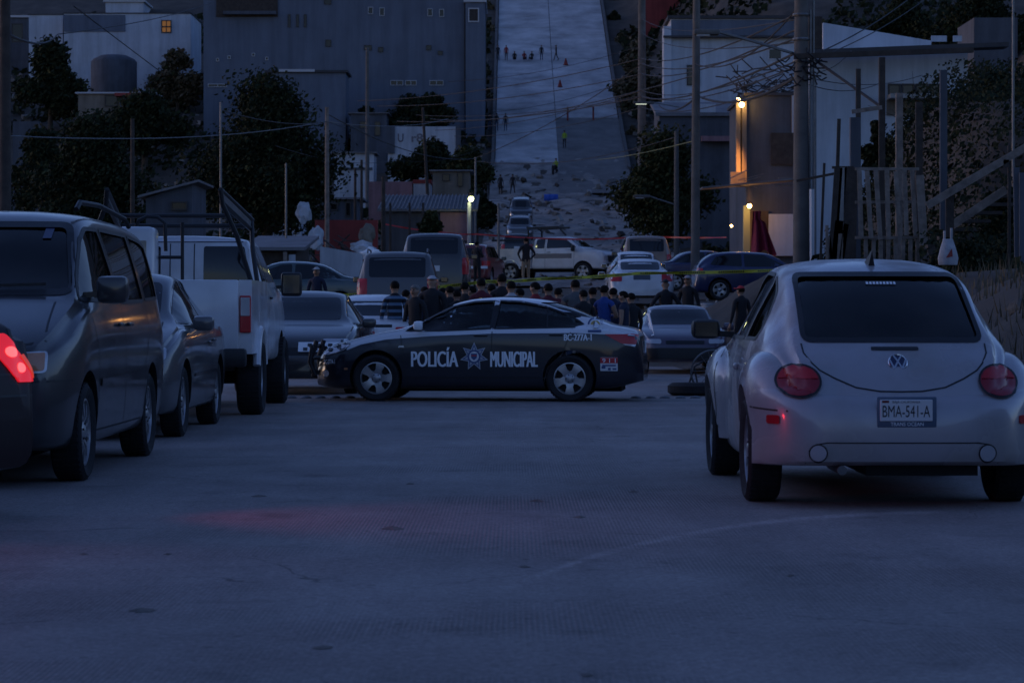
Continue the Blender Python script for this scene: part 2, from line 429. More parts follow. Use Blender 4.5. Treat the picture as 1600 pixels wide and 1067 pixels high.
    def text(s, name, txt, side, a, b, h, m, width=None, bold=.0, off=.004, parent=None, spread=0):
        vs, fs = text_mesh(txt, h, width, bold); sg = {'L': -1, 'R': 1, 'F': 1, 'B': -1}[side]; mb = MB(); out = []
        for i, dx in enumerate((0, -spread, spread) if spread else (0,)):
            out = []
            for x, z in vs:
                p, n = s.hit(side, a + sg * x + dx, b + z); out.append(p + n * (off + .0006 * i))
            mb.add(out, fs)
        return mb.build(name, m, parent or s.root)
    def wheel(s, x, y, r, tw, sy, style):
        key = ('wheel', r, tw, style)
        if key not in Car.cache:
            t = MB(); h = tw / 2; ri = r * .70 if style != 'steel' else r * .62
            t.lathe([(ri, -h * .8), (r * .90, -h), (r * .975, -h * .82), (r, -h * .5), (r, h * .5), (r * .975, h * .82), (r * .90, h), (ri, h * .8), (ri - .03, h * .5), (ri - .03, -h * .5)], 32, closed=True)
            for k in range(44):       # tread blocks and shoulder grooves
                T = Matrix.Rotation(2 * math.pi * k / 44, 4, 'Y')
                t.box(r - .012, r + .004, -h * .78, -h * .3, -.012, .012, 0, T); t.box(r - .012, r + .004, h * .3, h * .78, -.012, .012, 0, T); t.box(r - .012, r + .005, -h * .16, h * .16, -.013, .013, 0, T)
            tm = t.mesh('wheel', M['tyre'], True)
            w = MB(); hs = h * .62
            w.lathe([(ri + .005, hs + .012), (ri - .018, hs + .016), (ri - .03, hs - .02), (ri - .03, -h * .4), (ri + .003, -h * .4)], 32, 0, closed=True)
            w.lathe([(ri - .025, hs - .09), (ri - .025, hs - .075)], 24, 1)
            if style == 'steel':
                w.lathe([(.02, hs - .0), (ri * .35, hs - .01), (ri * .62, hs - .05), (ri * .97, hs - .03), (ri * .97, hs - .04), (.02, hs - .07)], 24, 0, closed=True)
            else:
                ns = {'five': 5, 'ten': 10, 'seven': 7, 'six': 6}[style]; ww = {'five': .105, 'ten': .03, 'seven': .05, 'six': .1}[style] * r / .3
                for k in range(ns):
                    T = Matrix.Rotation(2 * math.pi * (k + .25) / ns, 4, 'Y')
                    x1 = ri - .012
                    vs = [(.03, hs - .012, -ww * .62), (.03, hs - .012, ww * .62), (x1 * .55, hs + .012, ww * .38), (x1, hs + .006, ww * .62), (x1, hs + .006, -ww * .62), (x1 * .55, hs + .012, -ww * .38)]
                    vs += [(a, b - .045, c) for a, b, c in vs]
                    w.add([T @ Vector(v) for v in vs], [(0, 1, 2, 5), (5, 2, 3, 4), (6, 11, 8, 7), (11, 10, 9, 8)] + [(i, i + 6, (i + 1) % 6 + 6, (i + 1) % 6) for i in range(6)], 0)
                w.lathe([(.012, hs + .022), (.03, hs + .02), (.062 * r / .3, hs + .002), (.062 * r / .3, hs - .05)], 16, 0)
                for k in range(5):
                    T = Matrix.Rotation(2 * math.pi * k / 5, 4, 'Y') @ Matrix.Translation((.048 * r / .3, 0, 0))
                    w.lathe([(.008, hs + .0), (.008, hs + .016)], 6, 1, T)
            Car.cache[key] = tm, w.mesh('rim', [M['rim'], M['hub']], True)
        tm, wm = Car.cache[key]
        o = bpy.data.objects.new('wheel', tm); link(o, s.root); o.location = (x, y, r); o.rotation_euler = (0, random.random() * 6, 0 if sy > 0 else math.pi)
        ri_ = bpy.data.objects.new('rim', wm); link(ri_, o); return o
    cache = {}
    def mirror(s, x, y, z, m, size=(.10, .20, .14), both=True, glassm=None):
        for sy in ((1, -1) if both else (1,)):
            mb = MB().rbox((x, sy * (y + size[1] / 2), z), size, .04, 2)
            mb.beam((x, sy * (y - .1), z - .04), (x, sy * (y + .04), z - .03), .05, .04)
            o = mb.build('mirror', m, s.root, True)
            MB().rbox((x - size[0] / 2 - .002, sy * (y + size[1] / 2), z), (.008, size[1] * .8, size[2] * .78), .02, 1).build('mirror_glass', M['mirror'], o)
    def handles(s, pts, m, sides='LR'):
        for sd in sides:
            for a, b in pts:
                h, n = s.hit(sd, a, b); MB().rbox(h + n * .016, (.18, .03, .028), .012, 2).build('door_handle', m, s.root, True)
    def plate(s, side, a, b, txt=None, wd=.32, hg=.16, off=.01, m=None):
        h, n = s.hit(side, a, b); sg = -1 if side == 'B' else 1; x = h.x + sg * off
        o = MB().rbox((x, a, b), (.012, wd, hg), .01, 1).build('license_plate', m or M['plate'], s.root)
        if txt:
            vs, fs = text_mesh(txt, hg * .44, wd * .88, 0); ty = -1 if side == 'B' else 1
            MB().add([(x + sg * .0085, a + ty * u, b - hg * .22 + v) for u, v in vs], fs).build('plate_number', M['ink'], o)
        return o
    def seats(s, xs, y=.37, z=.45, head=True, m=None):
        for x in xs:
            for sy in (1, -1):
                mb = MB().rbox((x + .1, sy * y, z), (.5, .48, .18), .06, 2)
                T = Matrix.Translation((x - .16, sy * y, z + .05)) @ Matrix.Rotation(R(-14), 4, 'Y')
                mb.rbox((0, 0, .28), (.14, .46, .58), .06, 2, T=T)
                o = mb.build('seat', m or M['seat'], s.root, True)
                if head: MB().rbox((0, 0, .68), (.1, .26, .18), .05, 2, T=T).build('headrest', m or M['seat'], o, True)
    def cockpit(s, x, z, w=1.3, sy=1):
        MB().rbox((x, 0, z - .14), (.35, w, .28), .08, 2).build('dashboard', M['black'], s.root, True)
        T = Matrix.Translation((x - .32, sy * .37, z)) @ Matrix.Rotation(R(62), 4, 'Y')
        mb = MB(); pts = [T @ Vector((.18 * math.cos(a), .18 * math.sin(a), 0)) for a in [i * math.pi / 9 for i in range(19)]]
        mb.tube(pts, .014, 6); mb.beam(T @ Vector((-.18, 0, 0)), T @ Vector((.18, 0, 0)), .04, .02); mb.build('steering_wheel', M['black'], s.root, True)

TXT = {}
def text_mesh(txt, h, width=None, bold=0.):
    key = (txt, bold)
    if key not in TXT:
        c = bpy.data.curves.new('t', 'FONT'); c.body = txt; c.offset = bold; c.resolution_u = 3
        o = bpy.data.objects.new('t', c); COL.objects.link(o); me = evaluated(o)
        vs = [(v.co.x, v.co.y) for v in me.vertices]; fs = [list(p.vertices) for p in me.polygons]
        bpy.data.objects.remove(o); bpy.data.meshes.remove(me)
        c2 = bpy.data.curves.new('t', 'FONT'); c2.body = 'H'; c2.offset = bold; o = bpy.data.objects.new('t', c2); COL.objects.link(o); me = evaluated(o)
        cap = max(v.co.y for v in me.vertices); bpy.data.objects.remove(o)
        TXT[key] = vs, fs, cap
    vs, fs, cap = TXT[key]; x0 = min(v[0] for v in vs); x1 = max(v[0] for v in vs)
    sy = h / cap; sx = sy if width is None else width / (x1 - x0); c = (x0 + x1) / 2
    return [((x - c) * sx, y * sy) for x, y in vs], fs

# ---- ready-made plain vehicles for the middle distance
def generic(name, label, cat, x, y, yaw, pm, kind='sedan', H=1.45, L=4.4, Wd=1.74, group=None, z=None, rim='five', detail=True, pitch=0, dark=None, hollow=False, wscale=1.):
    k = H / 1.45; l = L / 4.4; hw = Wd / 2
    sx = lambda pts: [(a * l, b * k) for a, b in pts]
    if kind == 'sedan':
        top = sx([(-2.2, .55), (-2.14, .82), (-2.02, .98), (-1.6, 1.03), (-1.42, 1.06), (-.85, 1.36), (-.35, 1.44), (.1, 1.45), (.4, 1.40), (1.15, 1.0), (1.5, .93), (1.95, .80), (2.14, .66), (2.2, .5)])
        belt = sx([(-2.2, .5), (-2.05, .86), (-1.4, .94), (1.2, .90), (1.9, .74), (2.2, .46)])
        rw = [(-1.4 * l, hw * .66), (-.5 * l, hw * .69), (.4 * l, hw * .70), (1.2 * l, hw * .84)]
        wins = [sx([(-1.32, 1.0), (-1.0, 1.24), (-.55, 1.345), (-.16, 1.36), (-.16, .97)]), sx([(-.08, .97), (-.08, 1.36), (.2, 1.345), (.5, 1.22), (.98, .98)])]
        fw = (1.02, .44, 1.03, 1.345); rwn = (-1.38, -.88, 1.075, 1.325); xf, xr = 1.32 * l, -1.28 * l
    elif kind == 'hatch':
        top = sx([(-1.98, .55), (-1.95, .85), (-1.9, 1.0), (-1.55, 1.32), (-1.3, 1.41), (-.6, 1.45), (.2, 1.42), (.5, 1.35), (1.15, 1.0), (1.5, .92), (1.95, .78), (2.14, .64), (2.2, .5)])
        belt = sx([(-1.98, .5), (-1.85, .9), (-1.4, .96), (1.2, .90), (1.9, .72), (2.2, .46)])
        rw = [(-1.9 * l, hw * .72), (-.5 * l, hw * .70), (.4 * l, hw * .70), (1.2 * l, hw * .84)]
        wins = [sx([(-1.5, 1.04), (-1.32, 1.28), (-1.0, 1.345), (-.5, 1.36), (-.5, .99)]), sx([(-.42, .98), (-.42, 1.36), (.2, 1.33), (.5, 1.2), (.98, .98)])]
        fw = (1.02, .54, 1.03, 1.30); rwn = (-1.86, -1.45, 1.04, 1.36); xf, xr = 1.32 * l, -1.2 * l
    else:  # suv
        top = sx([(-2.2, .5), (-2.18, .8), (-2.12, .98), (-1.92, 1.32), (-1.75, 1.41), (-1.0, 1.45), (.3, 1.45), (.5, 1.40), (1.05, 1.02), (1.4, .97), (1.95, .88), (2.14, .72), (2.2, .5)])
        belt = sx([(-2.2, .46), (-2.1, .9), (1.1, .93), (1.9, .82), (2.2, .46)])
        rw = [(-2.1 * l, hw * .80), (-.5 * l, hw * .78), (.4 * l, hw * .76), (1.2 * l, hw * .86)]
        wins = [sx([(-1.9, .98), (-1.78, 1.31), (-1.1, 1.34), (-1.1, .98)]), sx([(-1.02, .98), (-1.02, 1.34), (-.2, 1.34), (-.2, .98)]), sx([(-.12, .98), (-.12, 1.34), (.35, 1.33), (.9, 1.0)])]
        fw = (.98, .52, 1.05, 1.37); rwn = (-2.09, -1.88, .99, 1.33); xf, xr = 1.33 * l, -1.33 * l
    half = [(-2.2 * l, hw * .80), (-2.08 * l, hw * .93), (-1.6 * l, hw * .99), (0, hw), (1.5 * l, hw * .98), (1.95 * l, hw * .90), (2.12 * l, hw * .78), (2.2 * l, hw * .66)]
    if kind == 'hatch': half[0] = (-1.98 * l, hw * .84); half[1] = (-1.88 * l, hw * .94)
    bz = (.22 if kind != 'suv' else .30); bot = [(-2.2 * l, bz + .06), (-1.7 * l, bz), (1.8 * l, bz), (2.2 * l, bz + .02)]
    wr = (.305 if kind != 'suv' else .36) * wscale
    c = Car(name, label, cat, x, y, yaw, top, half, belt, bot, rw, pm, (xf, xr, wr, hw - .13, .2), group, z, rim=rim, N=34, pitch=pitch, cabh=.3)
    g = dark or M['glassd']
    for p in wins: c.both('window', rounded(p, .05), g)
    e = lambda x: c.ring(x * l)
    def wx(xx, zz):   # half width of the shell at a height
        rg = c.ring(xx); return max(y for y, z_ in rg if z_ > zz - .03)
    for nm, sd, (xa, xb, za, zb) in (('windshield', 'F', fw), ('rear_window', 'B', rwn)):
        wa = wx(xa * l, za * k) - .13; wb = min(c.roofw(xb * l) - .09, wa)
        c.panel(nm, rounded([(-wa, za * k), (wa, za * k), (wb, zb * k), (-wb, zb * k)], .07), sd, g)
    c.k, c.l, c.hw = k, l, hw
    if detail:
        c.seams([(sd, [(px_, (belt_ + .0) * k), (px_ + .02, .32)]) for sd in 'LR' for px_, belt_ in (((-.12 if kind == 'sedan' else -.46) * l, .95), (.98 * l, .92))])
        c.handles([(-.3 * l, .80 * k), (.0 + (-1.0 if kind == 'suv' else -.95) * l + .3, .82 * k)], pm)
        c.mirror(.82 * l, hw - .02, .98 * k, M['black'] if kind == 'suv' else pm)
    return c
def rear_lamps(c, y0, y1, z0, z1, m=None, r=.03):
    for sy in (1, -1):
        c.panel('tail_light', rounded([(sy * y0, z0), (sy * y1, z0), (sy * y1, z1), (sy * y0, z1)], r), 'B', m or M['redlens'], off=.012, th=.03, step=.06)
def head_lamps(c, y0, y1, z0, z1, m=None, r=.04):
    for sy in (1, -1):
        c.panel('headlight', rounded([(sy * y0, z0), (sy * y1, z0 + .02), (sy * y1, z1), (sy * y0, z1)], r), 'F', m or M['lens'], off=.010, th=.03, step=.06)
def bumper(c, end, z0, z1, m, wd=None):
    w_ = wd or c.hw * .9
    c.panel('bumper', rounded([(-w_, z0), (w_, z0), (w_, z1), (-w_, z1)], .05), end, m, off=.05, th=.07, step=.1)

# ================================================================== ground, road, street
def road_mat():
    m = mat('near concrete road', (.22, .195, .18), .85); t = m.node_tree; b = t.nodes['Principled BSDF']
    tc = t.nodes.new('ShaderNodeTexCoord'); L = t.links.new
    def noi(sc, det, vec=None, rough=.6):
        n = t.nodes.new('ShaderNodeTexNoise'); n.inputs['Scale'].default_value = sc; n.inputs['Detail'].default_value = det; n.inputs['Roughness'].default_value = rough
        L(vec or tc.outputs['Object'], n.inputs['Vector']); return n.outputs[0]
    def rng(v, a, b_, c, d):
        n = t.nodes.new('ShaderNodeMapRange'); n.inputs[1].default_value = a; n.inputs[2].default_value = b_; n.inputs[3].default_value = c; n.inputs[4].default_value = d; L(v, n.inputs[0]); return n.outputs[0]
    def mul(a, b_):
        n = t.nodes.new('ShaderNodeMath'); n.operation = 'MULTIPLY'; L(a, n.inputs[0]); L(b_, n.inputs[1]); return n.outputs[0]
    mp = t.nodes.new('ShaderNodeMapping'); mp.inputs['Scale'].default_value = (1.6, .22, 1); L(tc.outputs['Object'], mp.inputs[0])
    v = mul(rng(noi(.35, 5), .3, .7, .82, 1.18), rng(noi(1.3, 8, mp.outputs[0]), .25, .75, .80, 1.2))
    v = mul(v, rng(noi(70, 2), .25, .75, .66, 1.34)); v = mul(v, rng(noi(28, 3), .3, .7, .82, 1.18))
    vo = t.nodes.new('ShaderNodeTexVoronoi'); vo.feature = 'DISTANCE_TO_EDGE'; vo.inputs['Scale'].default_value = .28
    wv0 = t.nodes.new('ShaderNodeTexNoise'); wv0.inputs['Scale'].default_value = 1.6; wv0.inputs['Detail'].default_value = 8; L(tc.outputs['Object'], wv0.inputs['Vector'])
    va = t.nodes.new('ShaderNodeVectorMath'); va.operation = 'MULTIPLY_ADD'; L(wv0.outputs[1], va.inputs[0]); va.inputs[1].default_value = (.9, .9, 0); L(tc.outputs['Object'], va.inputs[2]); L(va.outputs[0], vo.inputs['Vector'])
    crk = mul(rng(vo.outputs[0], .0006, .0030, 1, 0), rng(noi(.6, 3), .48, .6, 0, 1)); v = mul(v, rng(crk, 0, 1, 1, .45))
    v = mul(v, rng(noi(11, 2), .68, .74, 1, .55))         # grit and droppings
    v = mul(v, rng(noi(1.7, 7), .58, .70, 1, .70))          # oil and dirt spots
    # curved streak of pale dust left by tyres
    sp = t.nodes.new('ShaderNodeSeparateXYZ'); L(tc.outputs['Object'], sp.inputs[0]); fc = t.nodes.new('ShaderNodeFloatCurve'); cv = fc.mapping.curves[0]
    pts = [(-.24, 9.75), (.083, 11.03), (.49, 12.3), (1.0, 13.37), (1.6, 14.2), (2.19, 14.6), (2.8, 14.75)]
    for i, (px_, py_) in enumerate(pts):
        q = ((px_ + .24) / 3.04, (py_ - 9) / 6)
        if i == 0: cv.points[0].location = q
        elif i == len(pts) - 1: cv.points[-1].location = q
        else: cv.points.new(*q)
    fc.mapping.update(); L(rng(sp.outputs[0], -.24, 2.8, 0, 1), fc.inputs['Value'])
    df = t.nodes.new('ShaderNodeMath'); df.operation = 'SUBTRACT'; L(rng(sp.outputs[1], 9, 15, 0, 1), df.inputs[0]); L(fc.outputs[0], df.inputs[1])
    ab = t.nodes.new('ShaderNodeMath'); ab.operation = 'ABSOLUTE'; L(df.outputs[0], ab.inputs[0])
    stk = mul(mul(rng(ab.outputs[0], .006, .026, 1, 0), rng(noi(2.5, 5), .35, .6, .15, 1)), mul(rng(sp.outputs[0], -.1, .4, 0, 1), rng(sp.outputs[0], 2.2, 2.6, 1, 0)))
    v = mul(v, rng(stk, 0, 1, 1, 1.65))
    # tined grooves along the road
    wv = t.nodes.new('ShaderNodeTexWave'); wv.wave_type = 'BANDS'; wv.bands_direction = 'X'; wv.inputs['Scale'].default_value = 15; wv.inputs['Distortion'].default_value = .5; wv.inputs['Detail Scale'].default_value = .3; wv.inputs['Detail'].default_value = 2
    L(tc.outputs['Object'], wv.inputs['Vector'])
    msk = rng(noi(.5, 3), .45, .6, 0, 1); g = mul(wv.outputs[1], msk); v = mul(v, rng(g, 0, 1, 1, .76))
    mx = t.nodes.new('ShaderNodeMix'); mx.data_type = 'RGBA'; mx.blend_type = 'MULTIPLY'; mx.inputs[0].default_value = 1; mx.inputs[6].default_value = (.262, .228, .213, 1)
    L(v, mx.inputs[7]); L(mx.outputs[2], b.inputs['Base Color'])
    bp = t.nodes.new('ShaderNodeBump'); bp.inputs['Strength'].default_value = .35; bp.inputs['Distance'].default_value = .01
    ad = t.nodes.new('ShaderNodeMath'); ad.operation = 'ADD'; L(g, ad.inputs[0]); L(noi(60, 4), ad.inputs[1]); L(ad.outputs[0], bp.inputs['Height']); L(bp.outputs[0], b.inputs['Normal'])
    L(rng(noi(.8, 5), .3, .7, .62, .9), b.inputs['Roughness'])
    return m
M['road'] = road_mat()
M['slab'] = mat('street concrete slab', (.42, .415, .41), .9, var=.42, scale=.30, bump=.2)
M['asph'] = mat('dark patched surface', (.17, .16, .15), .9, var=.3, scale=.6, bump=.3)
def grid(name, xs, ys, m, f, kind='structure'):
    mb = MB(); n = len(xs)
    mb.add([(x, y, f(x, y)) for y in ys for x in xs], [(j * n + i, j * n + i + 1, (j + 1) * n + i + 1, (j + 1) * n + i) for j in range(len(ys) - 1) for i in range(n - 1)])
    me = mb.mesh(name, m, True, False); o = link(bpy.data.objects.new(name, me)); return tag(o, kind=kind)
def seq(a, b, st):
    n = max(1, int(round((b - a) / st))); return [a + (b - a) * i / n for i in range(n + 1)]
xs = seq(-110, -30, 5) + seq(-29, -12, 1.2)[:-1] + seq(-12, 16, .55)[:-1] + seq(16, 40, 1.2)[:-1] + seq(40, 120, 5)
grid('ground', xs, seq(-80, 10, 5)[:-1] + seq(10, 60, .7)[:-1] + seq(60, 130, 1.0)[:-1] + seq(130, 250, 1.6)[:-1] + seq(250, 440, 4), M['dirt'], ground)
road = grid('road', [-30, -12, -6, 0, 3.4, 3.7], [-30, -10, 5, 20, 31.9], M['road'], lambda x, y: .006)
grid('crossing_road', [-30, -12, -6, 0, 3.4, 3.9], [31.93, 40, 48, 54], M['road'], lambda x, y: P(y) + .005)
# raised steel studs across the road
MB_ = MB().ball((0, 0, .0), (.075, .07, .028), 12, 6); studm = MB_.mesh('road_stud', M['steel'], True)
for i in range(32):
    x = -3.15 + i * .2 + random.uniform(-.01, .01)
    if -2.0 < x < 1.6: continue
    o = bpy.data.objects.new('road_stud', studm); link(o); o.location = (x, 34.2 + random.uniform(-.02, .02), .010)
    tag(o, 'low metal stud in the row set across the road beside the police sedan', 'road stud', 'studs set in a row across the road')
# upper concrete street laid in slabs
street = tag(bpy.data.objects.new('street', None), kind='structure'); link(street)
gap = .03
for c_, (x0, x1) in enumerate(((-1.6, 4.4), (4.4, 10.7))):
    y = 240.5 if c_ == 0 else 258
    while y < 350:
        L_ = 5.2 if y < 320 else 7; ys = seq(y + gap, y + L_ - gap, 1.3); mb = MB(); n = len(ys); up = random.uniform(.12, .16)
        vs = [(x, yy, P(yy) + up - k) for k in (0, .5) for yy in ys for x in (x0 + gap, x1 - gap)]
        fs = [(2 * i, 2 * i + 1, 2 * i + 3, 2 * i + 2) for i in range(n - 1)] + [(0, 1, 2 * n + 1, 2 * n)] + [(2 * i, 2 * i + 2, 2 * n + 2 * i + 2, 2 * n + 2 * i) for i in range(n - 1)] + [(2 * i + 1, 2 * i + 3, 2 * n + 2 * i + 3, 2 * n + 2 * i + 1) for i in range(n - 1)]
        mb.add(vs, fs); o = mb.build('concrete_slab', M['slab'], street); y += L_
grid('dirt_slope', seq(-2.0, 10.8, .5), seq(98, 242, 1.0), M['slope'], lambda x, y: ground(x, y) + .02 + .5 * sm((x + 2) / 1.5) * sm((10.8 - x) / 1.5) * (max(0, noise.noise((x * .5 + y * .2, y * .12, 9))) * .9 + noise.noise((x * 1.6, y * .6, 11)) * .25))
grid('street_patch', seq(4.2, 10.9, 1.1), seq(228, 258, 1.5), M['asph'], lambda x, y: P(y) + .10 + noise.noise((x * .5, y * .3, 0)) * .05)
for x0, x1 in ((-1.95, -1.65), (10.75, 11.05)):
    mb = MB(); ys = seq(238, 350, 3)
    for a, b in zip(ys, ys[1:]): mb.beam((.5 * (x0 + x1), a, P(a) + .16), (.5 * (x0 + x1), b, P(b) + .16), x1 - x0, .35)
    mb.build('kerb', M['poleconc'], kind='structure')

# ================================================================== vegetation
def foliage(blobs, n, size, m, name, parent, seed=0, flat=.6):
    rnd = random.Random(seed); mb = MB(); tot = sum(b[3] ** 2 for b in blobs)
    for bx, by, bz, br, *sq in blobs:
        sqz = sq[0] if sq else .8; k = int(n * br ** 2 / tot); sp_ = br * .60
        for _ in range(k):
            v = Vector((rnd.gauss(0, sp_), rnd.gauss(0, sp_), rnd.gauss(0, sp_)))
            if v.length > br * 1.7: v *= .5
            c = Vector((bx + v.x, by + v.y, bz + v.z * sqz)); a = Vector((rnd.uniform(-1, 1), rnd.uniform(-1, 1), rnd.uniform(-1, 1))).normalized()
            u = a.orthogonal().normalized(); w_ = a.cross(u); s_ = size * rnd.uniform(.4, 1.7)
            mb.add([c - u * s_, c + w_ * s_ * flat, c + u * s_, c - w_ * s_ * flat], [(0, 1, 2, 3)], rnd.choice((0, 0, 0, 0, 1)))
    return mb.build(name, [m, M['leaf2']], parent)
def tree(name, label, px0, px1, top, d, bot=None, n=2600, leaf=None, cat='tree', group=None, size=None, seed=1, low=.25, nb=11):
    """crown fills the pixel box px0..px1, top..bot at distance d"""
    x = X((px0 + px1) / 2, d); zt = Z(top, d); rx = (px1 - px0) / 2 * d / F; g = ground(x, d); zb = Z(bot, d) if bot else g + (zt - g) * low
    t = thing(name, label, cat, (x, d, g), 0, group); rnd = random.Random(seed); blobs = []
    h = zt - zb
    nb = int(nb * 1.9)
    for i in range(nb):
        f = i / (nb - 1); zz = zb + h * (.12 + .76 * f) - g; w_ = rx * (.95 - .55 * max(0, f - .35) / .65)
        a = rnd.uniform(0, 6.28); r_ = rnd.uniform(.16, .40) * min(rx, h * .8); q = rnd.uniform(.25, 1)
        blobs.append((math.cos(a) * max(0, w_ - r_) * q, math.sin(a) * max(0, w_ - r_) * q, zz, r_))
    blobs.append((0, 0, h - min(rx, h) * .28 + zb - g, min(rx, h) * .3)); blobs.append((-rx * .62, 0, h * .4 + zb - g, min(rx * .36, h * .3))); blobs.append((rx * .62, 0, h * .42 + zb - g, min(rx * .36, h * .3)))
    foliage(blobs, int(n * 5), size or max(.03, d * .00075), leaf or M['leaf'], 'crown', t, seed)
    mb = MB(); th = zb - g + h * .55; r0 = max(.05, rx * .06)
    mb.tube([(0, 0, -.4), (r0 * .4, 0, th * .4), (-r0 * .3, r0 * .2, th * .8), (0, 0, th)], [r0 * 1.3, r0, r0 * .8, r0 * .4], 8)
    for bx, by, bz, br in blobs[::2]:
        mb.tube([(0, 0, th * rnd.uniform(.35, .75)), (bx * .5, by * .5, bz * .75), (bx, by, bz)], [r0 * .5, r0 * .3, r0 * .12], 5)
    mb.build('trunk', M['bark'], t, True); return t
tree('leafy_tree', 'broad dark leafy tree below the grey apartment building, left of centre', 285, 545, 118, 112, 372, 7000, M['leaf'], seed=3, nb=18)
tree('round_tree', 'round dense dark tree beside the white hillside house, upper left', 22, 134, 68, 252, 192, 3200, M['leaf'], seed=4, nb=12)
tree('dark_tree', 'dark leafy tree rising behind the minivan and the tube cage', 40, 238, 178, 96, 372, 5200, M['leaf'], seed=5, nb=16)
tree('leafy_tree', 'dark leafy tree right of the dirt slope, above the golden suv', 958, 1118, 212, 132, 372, 4600, M['leaf2'], seed=6, nb=14)
tree('small_tree', 'small dark tree on the slope beside the corner of the grey apartment building', 640, 712, 150, 240, 200, 900, M['leaf'], seed=8, nb=7)
tree('small_tree', 'small bushy tree left of the white lettered wall', 545, 600, 168, 244, 262, 900, M['leaf'], seed=9, nb=7)
for i, (a, b, c_, d_, e_, f_, mm) in enumerate((
    ('low dark shrub below the white lettered wall', 608, 735, 228, 205, 290, 'leaf'), ('pale green shrub right of the white lettered wall', 690, 770, 236, 200, 300, 'leaf2'),
    ('rounded green shrub on the near side of the corrugated roof', 655, 690, 334, 92, 368, 'leaf2'), ('dark shrub by the street edge above the police car roof', 715, 775, 300, 160, 350, 'leaf'),
    ('dark scrub on the slope beneath the grey apartment building', 590, 700, 160, 250, 215, 'leaf'), ('dry scrub beside the white house with the lit window', 232, 322, 80, 262, 165, 'dry'),
    ('dark scrub around the hillside shack, left', 150, 300, 150, 235, 240, 'leaf'), ('tall dark scrub on the far left slope', 12, 120, 200, 150, 330, 'leaf'),
    ('dark scrub at the left street edge near the seated people', 700, 770, 130, 268, 190, 'leaf'), ('brown scrub on the slope right of the upper street', 958, 1040, 60, 262, 190, 'dry'),
    ('dark scrub above the white slab roofed house', 1360, 1460, 0, 125, 75, 'leaf'), ('dark hillside scrub at the upper right corner', 1440, 1620, -20, 118, 120, 'leaf'),
    ('dark hanging shrub on the bank behind the pallet fence', 1480, 1620, 110, 60, 330, 'leaf'), ('round shrub between the wooden posts right of the white house', 1345, 1400, 190, 66, 270, 'leaf'),
    ('dark scrub under the wooden stair rail', 1490, 1640, 300, 50, 430, 'leaf'), ('dark scrub at the foot of the right bank', 1430, 1580, 380, 40, 500, 'leaf'))):
    tree('shrub', a, b, c_, d_, e_, f_, 1500 if c_ - b < 100 else 2800, M[mm], 'shrub', 'shrubs on the slopes', seed=20 + i, nb=8)
# dark scrub that covers the slopes on both sides
mb = MB(); rnd = random.Random(31)
for i in range(60000):
    if i % 2: y = rnd.uniform(66, 300); x = -2.6 - rnd.random() ** 1.3 * (y * .22)
    else: y = rnd.uniform(30, 300); x = max(7.4 if y < 66 else 12.2, 11 if 66 < y < 120 else 0) + rnd.random() ** 1.2 * (y * .12 + 6)
    if noise.noise((x * .12, y * .08, 3)) < -.05 and y > 66: continue
    z = ground(x, y); s_ = y * .0011 * rnd.uniform(.7, 1.8) + .035; c = Vector((x, y, z + s_ * rnd.uniform(.2, 1.6)))
    a = Vector((rnd.uniform(-1, 1), rnd.uniform(-1, 1), rnd.uniform(-.4, 1))).normalized(); u = a.orthogonal().normalized() * s_; w_ = a.cross(u) * .6
    mb.add([c - u, c + w_, c + u, c - w_], [(0, 1, 2, 3)])
for i in range(75000):
    y = rnd.uniform(44, 76); x = 7.5 + rnd.random() ** 1.4 * 13; z = ground(x, y); s_ = rnd.uniform(.025, .075)
    if x < 8.1 and y > 62: continue
    c = Vector((x, y, z + rnd.random() ** 2 * .9)); a = Vector((rnd.uniform(-1, 1), rnd.uniform(-1.2, .6), rnd.uniform(-.4, 1))).normalized(); u = a.orthogonal().normalized() * s_; w_ = a.cross(u) * .6
    mb.add([c - u, c + w_, c + u, c - w_], [(0, 1, 2, 3)])
tag(link(bpy.data.objects.new('scrub', mb.mesh('scrub', M['leaf'], solid=False))), 'dark low scrub covering the slopes on both sides', 'scrub', kind='stuff')
for i in range(18):
    d_ = 242 + i * 5; x_ = -2.6 - random.random() * .8 if i % 2 else 11.6 + random.random(); a_ = 800 + x_ / d_ * F; y_ = HOR - (P(d_) - CAMH) / d_ * F
    tree('dry_bush', 'small dry bush on the %s verge of the upper street' % ('left' if i % 2 else 'right'), a_ - 9, a_ + 9, y_ - 12, d_, y_ + 3, 160, M['dry'] if i % 3 else M['leaf'], 'bush', 'bushes along the upper street', seed=60 + i, nb=4)
# bare branching bush in front of the white house
t = thing('bare_bush', 'leafless branching bush against the white slab roofed house', 'bush', W(1470, 175, 70)); mb = MB(); rnd = random.Random(5)
for i in range(26):
    a = rnd.uniform(-1.2, 1.2); l = rnd.uniform(.6, 1.6); p = Vector((rnd.uniform(-.2, .2), 0, -.8)); pts = [p]
    for k in range(4): p = p + Vector((math.sin(a) * l / 3 + rnd.uniform(-.12, .12), rnd.uniform(-.2, .2), math.cos(a) * l / 3)); pts.append(p)
    mb.tube(pts, [.022, .016, .012, .008, .004], 4)
mb.build('branches', M['bark'], t)
